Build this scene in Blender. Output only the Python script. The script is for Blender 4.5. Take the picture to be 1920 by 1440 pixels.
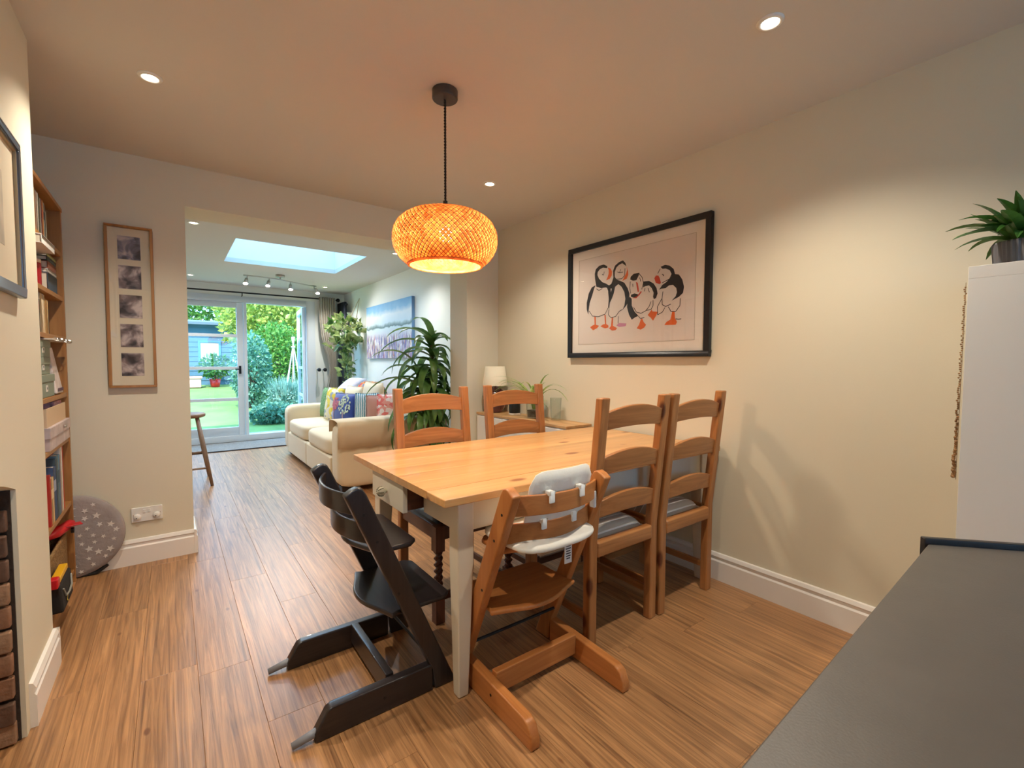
import bpy, bmesh, math, random
from mathutils import Vector, Matrix

for o in list(bpy.data.objects):
    bpy.data.objects.remove(o, do_unlink=True)
scene = bpy.context.scene
COL = scene.collection
R = math.radians
rng = random.Random(7)

# ------------------------------------------------------------------ camera
cam_data = bpy.data.cameras.new('camera')
cam = bpy.data.objects.new('camera', cam_data)
COL.objects.link(cam)
cam_data.sensor_width = 36.0
cam_data.lens = 862.0 * 36.0 / 1920.0
cam_data.clip_start = 0.02
yaw, pitch, roll = 0.6375, 0.0466, 0.0029
fwd = Vector((math.sin(yaw) * math.cos(pitch), math.cos(yaw) * math.cos(pitch), -math.sin(pitch)))
rgt = Vector((math.cos(yaw), -math.sin(yaw), 0))
up = rgt.cross(fwd)
r2 = rgt * math.cos(roll) + up * math.sin(roll)
u2 = -rgt * math.sin(roll) + up * math.cos(roll)
m = Matrix((r2, u2, -fwd)).transposed().to_4x4()
m.translation = (0, 0, 1.2)
cam.matrix_world = m
scene.camera = cam

# ------------------------------------------------------------------ world, sun, exposure
SKY = 4.5
world = bpy.data.worlds.new('world')
scene.world = world
world.use_nodes = True
bg = world.node_tree.nodes['Background']
bg.inputs['Color'].default_value = (0.26, 0.60, 1.0, 1)
bg.inputs['Strength'].default_value = SKY
sun_data = bpy.data.lights.new('sun', 'SUN')
sun_data.energy = 6.0
sun_data.angle = R(0.6)
sun_data.color = (1.0, 0.95, 0.84)
sun = bpy.data.objects.new('sun', sun_data)
COL.objects.link(sun)
sun.rotation_euler = Vector((0.25, 0.62, -0.85)).to_track_quat('-Z', 'Y').to_euler()
scene.view_settings.view_transform = 'Standard'
scene.view_settings.look = 'None'
scene.view_settings.gamma = 1.0
scene.view_settings.use_curve_mapping = False
scene.view_settings.exposure = 0.75
SPOT_W = 46.0       # each recessed downlight
WARM = (1.0, 0.90, 0.75)

# ------------------------------------------------------------------ helpers
def lin(c):
    return tuple((v / 12.92 if v <= 0.04045 else ((v + 0.055) / 1.055) ** 2.4) for v in [x / 255.0 for x in c[:3]]) + (1.0,)

MATS = {}
def mat(name, rgb, rough=0.6, metal=0.0, bump=0.0, bscale=60.0, var=0.0, vscale=4.0, coat=0.0, sheen=0.0, spec=None):
    if name in MATS:
        return MATS[name]
    mt = bpy.data.materials.new(name); mt.use_nodes = True
    nt = mt.node_tree; b = nt.nodes['Principled BSDF']
    b.inputs['Base Color'].default_value = lin(rgb)
    b.inputs['Roughness'].default_value = rough
    b.inputs['Metallic'].default_value = metal
    if spec is not None: b.inputs['Specular IOR Level'].default_value = spec
    if coat: b.inputs['Coat Weight'].default_value = coat
    if sheen: b.inputs['Sheen Weight'].default_value = sheen
    if bump or var:
        tc = nt.nodes.new('ShaderNodeTexCoord')
    if bump:
        n = nt.nodes.new('ShaderNodeTexNoise'); n.inputs['Scale'].default_value = bscale; n.inputs['Detail'].default_value = 3
        nt.links.new(tc.outputs['Object'], n.inputs['Vector'])
        bp_ = nt.nodes.new('ShaderNodeBump'); bp_.inputs['Strength'].default_value = bump; bp_.inputs['Distance'].default_value = 0.01
        nt.links.new(n.outputs['Fac'], bp_.inputs['Height']); nt.links.new(bp_.outputs['Normal'], b.inputs['Normal'])
    if var:
        n2 = nt.nodes.new('ShaderNodeTexNoise'); n2.inputs['Scale'].default_value = vscale; n2.inputs['Detail'].default_value = 4
        nt.links.new(tc.outputs['Object'], n2.inputs['Vector'])
        cr = nt.nodes.new('ShaderNodeValToRGB')
        c = lin(rgb)
        cr.color_ramp.elements[0].position = 0.3; cr.color_ramp.elements[1].position = 0.7
        cr.color_ramp.elements[0].color = tuple(max(0, v * (1 - var)) for v in c[:3]) + (1,)
        cr.color_ramp.elements[1].color = tuple(min(1, v * (1 + var)) for v in c[:3]) + (1,)
        nt.links.new(n2.outputs['Fac'], cr.inputs['Fac']); nt.links.new(cr.outputs['Color'], b.inputs['Base Color'])
    MATS[name] = mt
    return mt

def wood(name, c_dark, c_light, axis='z', grain=22.0, along=1.2, rough=0.42, knots=0.0, knot_rgb=(86, 42, 20), coat=0.0, rand=0.0, bump=0.12):
    """Wood with its grain along one local axis; optional knots; rand varies it from piece to piece."""
    if name in MATS:
        return MATS[name]
    mt = bpy.data.materials.new(name); mt.use_nodes = True
    nt = mt.node_tree; L = nt.links.new; b = nt.nodes['Principled BSDF']
    b.inputs['Roughness'].default_value = rough
    if coat: b.inputs['Coat Weight'].default_value = coat
    tc = nt.nodes.new('ShaderNodeTexCoord')
    vec = tc.outputs['Object']
    if rand:
        oi = nt.nodes.new('ShaderNodeObjectInfo')
        mul = nt.nodes.new('ShaderNodeMath'); mul.operation = 'MULTIPLY'; mul.inputs[1].default_value = 37.0
        L(oi.outputs['Random'], mul.inputs[0])
        add = nt.nodes.new('ShaderNodeVectorMath'); add.operation = 'ADD'
        L(vec, add.inputs[0]); L(mul.outputs[0], add.inputs[1]); vec = add.outputs[0]
    mp = nt.nodes.new('ShaderNodeMapping')
    sc = [grain, grain, grain]; sc['xyz'.index(axis)] = along
    mp.inputs['Scale'].default_value = sc
    L(vec, mp.inputs['Vector'])
    n = nt.nodes.new('ShaderNodeTexNoise'); n.inputs['Scale'].default_value = 1.0; n.inputs['Detail'].default_value = 5; n.inputs['Roughness'].default_value = 0.6
    n.inputs['Distortion'].default_value = 1.2
    L(mp.outputs['Vector'], n.inputs['Vector'])
    cr = nt.nodes.new('ShaderNodeValToRGB')
    cr.color_ramp.elements[0].position = 0.28; cr.color_ramp.elements[0].color = lin(c_dark)
    cr.color_ramp.elements[1].position = 0.72; cr.color_ramp.elements[1].color = lin(c_light)
    L(n.outputs['Fac'], cr.inputs['Fac'])
    col = cr.outputs['Color']
    # broad tone drift
    n2 = nt.nodes.new('ShaderNodeTexNoise'); n2.inputs['Scale'].default_value = 0.25; n2.inputs['Detail'].default_value = 2
    L(mp.outputs['Vector'], n2.inputs['Vector'])
    mr = nt.nodes.new('ShaderNodeMapRange'); mr.inputs['To Min'].default_value = 0.78; mr.inputs['To Max'].default_value = 1.18
    L(n2.outputs['Fac'], mr.inputs['Value'])
    val = mr.outputs['Result']
    if rand:
        mr2 = nt.nodes.new('ShaderNodeMapRange'); mr2.inputs['To Min'].default_value = 1.0 - rand; mr2.inputs['To Max'].default_value = 1.0 + rand
        L(oi.outputs['Random'], mr2.inputs['Value'])
        mm = nt.nodes.new('ShaderNodeMath'); mm.operation = 'MULTIPLY'; L(val, mm.inputs[0]); L(mr2.outputs['Result'], mm.inputs[1]); val = mm.outputs[0]
    hsv = nt.nodes.new('ShaderNodeHueSaturation'); L(col, hsv.inputs['Color']); L(val, hsv.inputs['Value']); col = hsv.outputs['Color']
    if knots:
        mk = nt.nodes.new('ShaderNodeMapping'); s = [7.0, 7.0, 7.0]; s['xyz'.index(axis)] = 3.2
        mk.inputs['Scale'].default_value = s; L(vec, mk.inputs['Vector'])
        vo = nt.nodes.new('ShaderNodeTexVoronoi'); vo.inputs['Scale'].default_value = 1.0; L(mk.outputs['Vector'], vo.inputs['Vector'])
        ck = nt.nodes.new('ShaderNodeValToRGB'); ck.color_ramp.elements[0].position = knots * 0.55; ck.color_ramp.elements[0].color = (1, 1, 1, 1)
        ck.color_ramp.elements[1].position = knots; ck.color_ramp.elements[1].color = (0, 0, 0, 1)
        L(vo.outputs['Distance'], ck.inputs['Fac'])
        mx = nt.nodes.new('ShaderNodeMix'); mx.data_type = 'RGBA'; mx.inputs['B'].default_value = lin(knot_rgb)
        L(ck.outputs['Color'], mx.inputs['Factor']); L(col, mx.inputs['A']); col = mx.outputs['Result']
    L(col, b.inputs['Base Color'])
    if bump:
        bp_ = nt.nodes.new('ShaderNodeBump'); bp_.inputs['Strength'].default_value = bump; bp_.inputs['Distance'].default_value = 0.003
        L(n.outputs['Fac'], bp_.inputs['Height']); L(bp_.outputs['Normal'], b.inputs['Normal'])
    MATS[name] = mt
    return mt

def emis(name, rgb, strength):
    if name in MATS: return MATS[name]
    mt = bpy.data.materials.new(name); mt.use_nodes = True
    b = mt.node_tree.nodes['Principled BSDF']
    b.inputs['Base Color'].default_value = lin(rgb)
    b.inputs['Emission Color'].default_value = lin(rgb); b.inputs['Emission Strength'].default_value = strength
    MATS[name] = mt
    return mt

def glass(name, tint=(1, 1, 1), ior=1.45):
    """Thin pane: transparent with a Fresnel reflection, so that daylight passes."""
    if name in MATS: return MATS[name]
    mt = bpy.data.materials.new(name); mt.use_nodes = True
    nt = mt.node_tree; nt.nodes.clear(); L = nt.links.new
    out = nt.nodes.new('ShaderNodeOutputMaterial'); mix = nt.nodes.new('ShaderNodeMixShader')
    tr = nt.nodes.new('ShaderNodeBsdfTransparent'); tr.inputs['Color'].default_value = tuple(tint) + (1,)
    gl = nt.nodes.new('ShaderNodeBsdfGlossy'); gl.inputs['Roughness'].default_value = 0.01
    fr = nt.nodes.new('ShaderNodeFresnel'); fr.inputs['IOR'].default_value = ior
    ge = nt.nodes.new('ShaderNodeNewGeometry'); mr = nt.nodes.new('ShaderNodeMapRange')   # same reflectance on both faces of the pane
    mr.inputs['To Min'].default_value = ior; mr.inputs['To Max'].default_value = 1.0 / ior
    L(ge.outputs['Backfacing'], mr.inputs['Value']); L(mr.outputs['Result'], fr.inputs['IOR'])
    L(fr.outputs['Fac'], mix.inputs['Fac']); L(tr.outputs[0], mix.inputs[1]); L(gl.outputs[0], mix.inputs[2]); L(mix.outputs[0], out.inputs['Surface'])
    MATS[name] = mt
    return mt

class MB:
    """Collects faces of one mesh."""
    def __init__(s): s.v = []; s.f = []
    def add(s, vs, fs):
        n = len(s.v); s.v += [tuple(v) for v in vs]; s.f += [tuple(i + n for i in f) for f in fs]; return s
    def box(s, x0, x1, y0, y1, z0, z1):
        return s.add([(x0,y0,z0),(x1,y0,z0),(x1,y1,z0),(x0,y1,z0),(x0,y0,z1),(x1,y0,z1),(x1,y1,z1),(x0,y1,z1)],
                     [(3,2,1,0),(4,5,6,7),(0,1,5,4),(1,2,6,5),(2,3,7,6),(3,0,4,7)])
    def obox(s, c, dims, rot=(0,0,0)):
        M = Matrix.Translation(c) @ (Matrix.Rotation(rot[2],4,'Z') @ Matrix.Rotation(rot[1],4,'Y') @ Matrix.Rotation(rot[0],4,'X'))
        hx, hy, hz = [d / 2 for d in dims]
        t = MB().box(-hx,hx,-hy,hy,-hz,hz)
        return s.add([M @ Vector(v) for v in t.v], t.f)
    def prism(s, poly, axis, a, b):
        """2-D outline extruded along an axis: axis x uses (y,z), y uses (x,z), z uses (x,y)."""
        def P(q, t): return {'x': (t, q[0], q[1]), 'y': (q[0], t, q[1]), 'z': (q[0], q[1], t)}[axis]
        n = len(poly); vs = [P(q, a) for q in poly] + [P(q, b) for q in poly]
        fs = [tuple(range(n - 1, -1, -1)), tuple(range(n, 2 * n))] + [(i, (i + 1) % n, n + (i + 1) % n, n + i) for i in range(n)]
        return s.add(vs, fs)
    def lathe(s, prof, segs=24, c=(0,0,0), cap=True):
        vs, fs = [], []; n = len(prof)
        for i in range(segs):
            a = 2 * math.pi * i / segs
            for r, z in prof: vs.append((c[0] + r * math.cos(a), c[1] + r * math.sin(a), c[2] + z))
        for i in range(segs):
            j = (i + 1) % segs
            for k in range(n - 1): fs.append((i*n+k, j*n+k, j*n+k+1, i*n+k+1))
        if cap:
            if prof[0][0] > 1e-6: fs.append(tuple(i * n for i in range(segs - 1, -1, -1)))
            if prof[-1][0] > 1e-6: fs.append(tuple(i * n + n - 1 for i in range(segs)))
        return s.add(vs, fs)
    def tube(s, pts, rad, segs=8, cap=True):
        pts = [Vector(p) for p in pts]; n = len(pts); vs, fs = [], []
        rads = rad if isinstance(rad, (list, tuple)) else [rad] * n
        prev = None
        for i, p in enumerate(pts):
            d = (pts[min(i+1,n-1)] - pts[max(i-1,0)]).normalized()
            if prev is None:
                a = Vector((0,0,1)) if abs(d.z) < 0.9 else Vector((1,0,0)); x = d.cross(a).normalized()
            else:
                x = (prev - d * prev.dot(d)).normalized()
            prev = x; y = d.cross(x)
            for k in range(segs):
                t = 2 * math.pi * k / segs
                vs.append(p + (x * math.cos(t) + y * math.sin(t)) * rads[i])
        for i in range(n - 1):
            for k in range(segs):
                k2 = (k + 1) % segs
                fs.append((i*segs+k, i*segs+k2, (i+1)*segs+k2, (i+1)*segs+k))
        if cap: fs += [tuple(range(segs-1,-1,-1)), tuple((n-1)*segs+k for k in range(segs))]
        return s.add(vs, fs)
    def sphere(s, c, r, seg=16, rings=10, sq=(1,1,1)):
        prof = [(math.sin(math.pi * k / rings), -math.cos(math.pi * k / rings)) for k in range(rings + 1)]
        vs, fs = [], []; n = rings + 1
        for i in range(seg):
            a = 2 * math.pi * i / seg
            for q, z in prof: vs.append((c[0] + r*sq[0]*q*math.cos(a), c[1] + r*sq[1]*q*math.sin(a), c[2] + r*sq[2]*z))
        for i in range(seg):
            j = (i + 1) % seg
            for k in range(n - 1): fs.append((i*n+k, j*n+k, j*n+k+1, i*n+k+1))
        return s.add(vs, fs)
    def move(s, M):
        s.v = [tuple(M @ Vector(v)) for v in s.v]; return s
    def build(s, name, material, parent=None, bevel=0.0, smooth=False, bseg=2, sub=0, loc=None):
        me = bpy.data.meshes.new(name); me.from_pydata(s.v, [], s.f); me.validate(); me.update()
        bm = bmesh.new(); bm.from_mesh(me); bmesh.ops.remove_doubles(bm, verts=bm.verts, dist=1e-6)
        bmesh.ops.recalc_face_normals(bm, faces=bm.faces); bm.to_mesh(me); bm.free()
        o = bpy.data.objects.new(name, me); COL.objects.link(o)
        mats = material if isinstance(material, list) else [material]
        for mm in mats: me.materials.append(mm)
        if parent is not None: o.parent = parent
        if loc: o.location = loc
        if bevel:
            bv = o.modifiers.new('bevel', 'BEVEL'); bv.width = bevel; bv.segments = bseg; bv.limit_method = 'ANGLE'; bv.angle_limit = R(40)
        if sub:
            sb = o.modifiers.new('sub', 'SUBSURF'); sb.levels = sub; sb.render_levels = sub
        if smooth or sub:
            for p in me.polygons: p.use_smooth = True
        elif bevel:
            for p in me.polygons: p.use_smooth = True
            wn = o.modifiers.new('wn', 'WEIGHTED_NORMAL'); wn.keep_sharp = False
        return o

def B(*a): return MB().box(*a)

def thing(name, label, cat, loc=(0,0,0), rotz=0.0, group=None):
    o = bpy.data.objects.new(name, None); COL.objects.link(o)
    o.empty_display_size = 0.1
    o.location = loc; o.rotation_euler = (0, 0, rotz)
    return tag(o, label, cat, group)

def tag(o, label, cat, group=None, kind=None):
    o['label'] = label; o['category'] = cat
    if group: o['group'] = group
    if kind: o['kind'] = kind
    return o

def struct(name, mb, m_, label=None, parent=None, **kw):
    o = mb.build(name, m_, parent, **kw)
    if parent is None:
        o['kind'] = 'structure'
        o['category'] = name.split('_')[0]
        o['label'] = label or name
    return o

def dup(root, label=None, group=None):
    r = root.copy(); COL.objects.link(r)
    if label: r['label'] = label
    if group: r['group'] = group
    for ch in list(root.children):
        c = ch.copy(); COL.objects.link(c); c.parent = r
        for g in list(ch.children):
            d = g.copy(); COL.objects.link(d); d.parent = c
    return r

def leaf_strip(mb, base, az, length, width, rise, droop, n=7, fold=0.25):
    """A strap leaf that rises and then droops: base point, compass direction, length."""
    p = Vector(base); el = rise; d = Vector((math.cos(az), math.sin(az), 0)); side = Vector((-math.sin(az), math.cos(az), 0))
    vs, fs = [], []
    for i in range(n + 1):
        t = i / n
        w = width * (math.sin(math.pi * min(1, 0.12 + 0.88 * t) ** 0.75) ** 0.7 if t < 1 else 0.02) / 2
        w = max(w, width * 0.03)
        dirv = d * math.cos(el) + Vector((0, 0, 1)) * math.sin(el)
        nrm = side.cross(dirv)
        vs += [p - side * w + nrm * (-w * fold), p, p + side * w + nrm * (-w * fold)]
        p = p + dirv * (length / n); el -= droop / n
    for i in range(n):
        a = i * 3
        fs += [(a, a+1, a+4, a+3), (a+1, a+2, a+5, a+4)]
    mb.add(vs, fs)

def leaf_cloud(mb, c, rad, n, size, rnd, shell=0.45, flat=0.0):
    """n small folded leaves filling an ellipsoid."""
    for _ in range(n):
        while True:
            q = Vector((rnd.uniform(-1,1), rnd.uniform(-1,1), rnd.uniform(-1,1)))
            if shell < q.length <= 1: break
        p = Vector((c[0] + q.x*rad[0], c[1] + q.y*rad[1], c[2] + q.z*rad[2]))
        d = (q.normalized() * 0.7 + Vector((rnd.uniform(-1,1), rnd.uniform(-1,1), rnd.uniform(-1,1)))).normalized()
        a = d.cross(Vector((rnd.uniform(-1,1), rnd.uniform(-1,1), rnd.uniform(-1,1)))).normalized(); nrm = d.cross(a)
        s_ = size * rnd.uniform(0.6, 1.3); w = s_ * 0.32
        mb.add([p, p + d*s_*0.5 + a*w + nrm*w*0.3, p + d*s_, p + d*s_*0.5 - a*w + nrm*w*0.3], [(0,1,2),(0,2,3)])

def softbox(x0, x1, y0, y1, z0, z1, e=5, n=10, bulge=.03):
    mb = MB(); N = n
    cx, cy, cz = (x0 + x1) / 2, (y0 + y1) / 2, (z0 + z1) / 2; hx, hy, hz = (x1 - x0) / 2, (y1 - y0) / 2, (z1 - z0) / 2
    vs, fs = [], []; idx = {}
    def P(u, v, w):
        m_ = (abs(u) ** e + abs(v) ** e + abs(w) ** e) ** (1 / e)
        return (cx + hx * u / m_, cy + hy * v / m_, cz + hz * w / m_)
    def face(fn):
        b0 = len(vs)
        for i in range(N + 1):
            for j in range(N + 1): vs.append(P(*fn(-1 + 2 * i / N, -1 + 2 * j / N)))
        for i in range(N):
            for j in range(N): a = b0 + i * (N + 1) + j; fs.append((a, a + 1, a + N + 2, a + N + 1))
    for s in (-1, 1):
        face(lambda u, v: (s, u, v)); face(lambda u, v: (u, s, v)); face(lambda u, v: (u, v, s))
    return mb.add(vs, fs)

def leafmat(name, c1, c2, trans=0.35, rough=0.45):
    if name in MATS: return MATS[name]
    mt = bpy.data.materials.new(name); mt.use_nodes = True
    nt = mt.node_tree; L = nt.links.new; b = nt.nodes['Principled BSDF']; out = nt.nodes['Material Output']
    tc = nt.nodes.new('ShaderNodeTexCoord'); n = nt.nodes.new('ShaderNodeTexNoise'); n.inputs['Scale'].default_value = 9.0; n.inputs['Detail'].default_value = 3
    L(tc.outputs['Object'], n.inputs['Vector'])
    cr = nt.nodes.new('ShaderNodeValToRGB'); cr.color_ramp.elements[0].position = 0.35; cr.color_ramp.elements[1].position = 0.65
    cr.color_ramp.elements[0].color = lin(c1); cr.color_ramp.elements[1].color = lin(c2)
    L(n.outputs['Fac'], cr.inputs['Fac']); L(cr.outputs['Color'], b.inputs['Base Color']); b.inputs['Roughness'].default_value = rough
    tr = nt.nodes.new('ShaderNodeBsdfTranslucent'); L(cr.outputs['Color'], tr.inputs['Color'])
    mx = nt.nodes.new('ShaderNodeMixShader'); mx.inputs['Fac'].default_value = trans
    L(b.outputs[0], mx.inputs[1]); L(tr.outputs[0], mx.inputs[2]); L(mx.outputs[0], out.inputs['Surface'])
    MATS[name] = mt
    return mt

# ------------------------------------------------------------------ materials
M_wall = mat('wall_paint', (224, 216, 193), 0.75, bump=0.03, bscale=180)
M_wallx = mat('extension_wall_paint', (234, 236, 230), 0.75, bump=0.03, bscale=180)
M_ceil = mat('ceiling_paint', (214, 210, 202), 0.85)
M_trim = mat('trim_gloss_white', (238, 233, 226), 0.3)
M_floor = wood('floor_oak', (118, 80, 50), (200, 148, 98), 'y', grain=64, along=1.9, rough=0.34, knots=0.075, knot_rgb=(120, 76, 46), rand=0.07, bump=0.2)
M_floor.node_tree.nodes['Principled BSDF'].inputs['Specular IOR Level'].default_value = 0.75
M_sub = mat('floor_joint', (132, 94, 62), 0.8)
M_frame = mat('door_frame_white', (222, 228, 234), 0.35)
M_pane = glass('window_glass')
M_pine = {a: wood('pine_' + a, (148, 92, 48), (188, 126, 72), a, grain=34, along=1.8, rough=0.36, knots=0.16, knot_rgb=(92, 42, 18), coat=0.15) for a in 'xyz'}
M_pined = {a: wood('dark_shaded_wood_' + a, (70, 34, 20), (104, 54, 32), a, grain=30, along=1.6, rough=0.35, coat=0.2) for a in 'xyz'}  # under-table shade put into the chairs' pine colour; also the drawer box's brown
M_top = wood('tabletop_pine', (196, 140, 84), (222, 172, 112), 'x', grain=16, along=0.9, rough=0.33, knots=0.17, knot_rgb=(150, 86, 46), coat=0.2, rand=0.05, bump=0.04)
M_cream = mat('cream_painted_wood', (222, 211, 190), 0.42, bump=0.05, bscale=30)
M_oak = {a: wood('bookcase_oak_' + a, (150, 100, 52), (190, 138, 80), a, grain=24, along=1.3, rough=0.45) for a in 'xyz'}
M_black = mat('black_plastic', (22, 22, 24), 0.4)
M_blackm = mat('black_metal', (26, 26, 30), 0.35, metal=0.3)
M_white = mat('white_plastic', (236, 234, 228), 0.35)
M_steel = mat('brushed_steel', (190, 188, 184), 0.28, metal=1.0)
# ------------------------------------------------------------------ the setting
XR, YB, H, ZH, XL = 2.416, 3.48, 2.389, 2.147, -0.40
OL, OR = 0.089, 2.086            # sides of the wide opening
YX, HE, XE = 7.93, 2.33, 2.36    # extension: far wall, ceiling, right wall
YF = -3.0

floor = struct('floor', B(-1.7, XR + 0.2, YF - 0.2, YX + 0.15, -0.12, -0.006), M_sub, 'wood effect plank floor running from dining room to garden doors')
PW, PL = 0.176, 1.22
plank_meshes = {}
def plank(x0, x1, y0, y1):
    key = (round(x1 - x0, 3), round(y1 - y0, 3))
    g = 0.0003
    if key not in plank_meshes:
        w, l = key; c = 0.0008
        mb = MB()
        vs = [(g,g,-0.006),(w-g,g,-0.006),(w-g,l-g,-0.006),(g,l-g,-0.006),(g,g,-c),(w-g,g,-c),(w-g,l-g,-c),(g,l-g,-c),
              (g+c,g+c,0),(w-g-c,g+c,0),(w-g-c,l-g-c,0),(g+c,l-g-c,0)]
        mb.add(vs, [(0,1,5,4),(1,2,6,5),(2,3,7,6),(3,0,4,7),(4,5,9,8),(5,6,10,9),(6,7,11,10),(7,4,8,11),(8,9,10,11)])
        o = mb.build('plank', M_floor, floor); plank_meshes[key] = o.data
    else:
        o = bpy.data.objects.new('plank', plank_meshes[key]); COL.objects.link(o); o.parent = floor
    o.location = (x0, y0, 0)
ends = {0: 2.075, 1: 1.67, 2: 2.49}
k0 = -9
for k in range(k0, 15):
    xa = 0.053 + k * PW; xb = xa + PW
    lo, hi = (-1.5, XR) if True else (0, 0)
    xa, xb = max(xa, -1.5), min(xb, XR)
    if xb - xa < 0.02: continue
    off = ends.get(k, 0.3 + ((k * 0.47) % 1.0) * PL)
    y = off - 4 * PL
    while y < YX - 0.02:
        y0, y1 = max(y, 0.25 if xa > -0.76 else 3.78), min(y + PL, YX - 0.02)
        if y1 - y0 > 0.03: plank(xa, xb, y0, y1)
        y += PL

T = 0.2
struct('wall_right', MB().box(XR, XR + T, YF, YB, 0, H + 0.1), M_wall, 'cream wall behind the dining table')
wb = MB().box(-1.7, OL, YB, YB + 0.3, 0, H + 0.1).box(OL, OR, YB, YB + 0.3, ZH, H + 0.1).box(OR, XR + T, YB, YB + 0.3, 0, H + 0.1)
struct('wall_back', wb, M_wall, 'cream wall with the wide opening to the garden room')
struct('wall_left', B(-0.95, -0.75, YF, YB, 0, H + 0.1), M_wall, 'cream wall behind the bookcase alcove')
# chimney breast with an arched fireplace opening (y 1.46..2.06)
cb = MB().box(-0.75, XL, 1.10, 1.46, 0, H).box(-0.75, XL, 2.06, 2.487, 0, H)
arch = [(1.46, 0.80)] + [(1.46 + 0.6 * t / 10, 0.80 + 0.06 * math.sin(math.pi * t / 10)) for t in range(1, 10)] + [(2.06, 0.80), (2.06, H), (1.46, H)]
cb.prism(arch, 'x', -0.75, XL)
chim = struct('wall_chimney', cb, M_wall, 'cream painted chimney breast with arched brick fireplace opening')
M_brick = mat('old_brick', (138, 100, 76), 0.9, bump=0.6, bscale=40, var=0.45, vscale=14)
M_mortar = mat('sooty_mortar', (58, 46, 38), 0.95, bump=0.4, bscale=60)
hearth = struct('wall_fireplace', MB().box(-0.78, -0.752, 1.46, 2.06, 0, 0.86).box(-0.75, XL - 0.012, 2.052, 2.0595, 0, 0.80), M_mortar, 'sooty brick lining inside the fireplace opening')
bricks = {}
BM = [mat('old_brick_%d' % i, c, 0.9, bump=0.6, bscale=40, var=0.35, vscale=14) for i, c in enumerate(((138, 100, 76), (116, 78, 60), (156, 122, 96), (98, 72, 58)))]
for row in range(11):
    z0 = 0.006 + row * 0.0745
    xs = XL - 0.014 - (0.0 if row % 2 else 0.055)
    edges = [XL - 0.014] + ([xs] if xs < XL - 0.03 else [])
    while edges[-1] > -0.745: edges.append(max(-0.745, edges[-1] - 0.215))
    for a, b_ in zip(edges[1:], edges[:-1]):
        if b_ - a < 0.03 or z0 + 0.066 > 0.80: continue
        wd = round(b_ - a, 3); key = (wd, rng.randrange(4))
        if key not in bricks:
            o = B(0.004, wd - 0.004, 0, 0.026, 0, 0.065).build('brick', BM[key[1]], hearth, bevel=0.004); bricks[key] = o.data
        else:
            o = bpy.data.objects.new('brick', bricks[key]); COL.objects.link(o); o.parent = hearth
            bv = o.modifiers.new('bevel', 'BEVEL'); bv.width = 0.005; bv.segments = 2
        o.location = (a, 2.024 + rng.uniform(-0.010, 0.005), z0); o.rotation_euler = (rng.uniform(-.05, .05), rng.uniform(-.02, .02), 0)
struct('ceiling', B(-0.95, XR + T, YF, YB, H, H + 0.1), M_ceil, 'white ceiling above the dining table')
# wall behind the camera, with a window added to let daylight in from behind
wf = MB().box(-0.95, 0.3, YF - T, YF, 0, H + .1).box(2.0, XR + T, YF - T, YF, 0, H + .1).box(0.3, 2.0, YF - T, YF, 0, 0.95).box(0.3, 2.0, YF - T, YF, 2.15, H + .1)
struct('wall_front', wf, M_wall, 'cream wall at the kitchen end with an added daylight window')
w2 = struct('window_added', MB().box(0.3, 0.36, YF-.12, YF-.06, .95, 2.15).box(1.94, 2.0, YF-.12, YF-.06, .95, 2.15).box(.36, 1.94, YF-.12, YF-.06, .95, 1.01).box(.36, 1.94, YF-.12, YF-.06, 2.09, 2.15).box(1.12, 1.18, YF-.12, YF-.06, 1.01, 2.09), M_frame, 'white window added behind the camera to let in daylight')
B(.36, 1.94, YF-.095, YF-.09, 1.01, 2.09).build('pane', M_pane, w2)
# extension
struct('wall_extension_right', B(XE, XE + T, YB + 0.3, YX + 0.15, 0, HE + 0.1), M_wallx, 'pale wall behind the cream sofa')
struct('wall_extension_left', B(-1.7, -1.5, YB + 0.3, YX + 0.15, 0, HE + 0.1), M_wallx, 'pale side wall of the garden room')
DL, DR, DT = -0.80, 1.89, 2.17     # garden door opening
struct('wall_extension_back', MB().box(-1.5, DL, YX, YX + 0.15, 0, HE + .1).box(DR, XE, YX, YX + 0.15, 0, HE + .1).box(DL, DR, YX, YX + 0.15, DT, HE + .1), M_wallx, 'pale wall around the garden doors')
SX0, SX1, SY0, SY1 = 0.505, 1.715, 4.94, 6.13
y0, y1 = YB + 0.3, YX + 0.15
struct('ceiling_extension', MB().box(-1.7, SX0, y0, y1, HE, HE + .05).box(SX1, XE + T, y0, y1, HE, HE + .05).box(SX0, SX1, y0, SY0, HE, HE + .05).box(SX0, SX1, SY1, y1, HE, HE + .05), M_ceil, 'white ceiling with a rectangular skylight')
up_ = 0.34
wn1 = struct('window_1', MB().box(SX0 - .05, SX0, SY0 - .05, SY1 + .05, HE + .05, HE + up_).box(SX1, SX1 + .05, SY0 - .05, SY1 + .05, HE + .05, HE + up_).box(SX0, SX1, SY0 - .05, SY0, HE + .05, HE + up_).box(SX0, SX1, SY1, SY1 + .05, HE + .05, HE + up_), M_trim, 'rectangular skylight in the garden room ceiling')
B(SX0 - .05, SX1 + .05, SY0 - .05, SY1 + .05, HE + up_, HE + up_ + .012).build('pane', M_pane, wn1)
struct('wall_upper', MB().box(-3, 4.5, 3.5, 3.7, 2.62, 6.2), M_wallx, 'added unseen upper wall that keeps sun off the skylight')  # unseen slab added to stop direct sun entering the skylight

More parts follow.
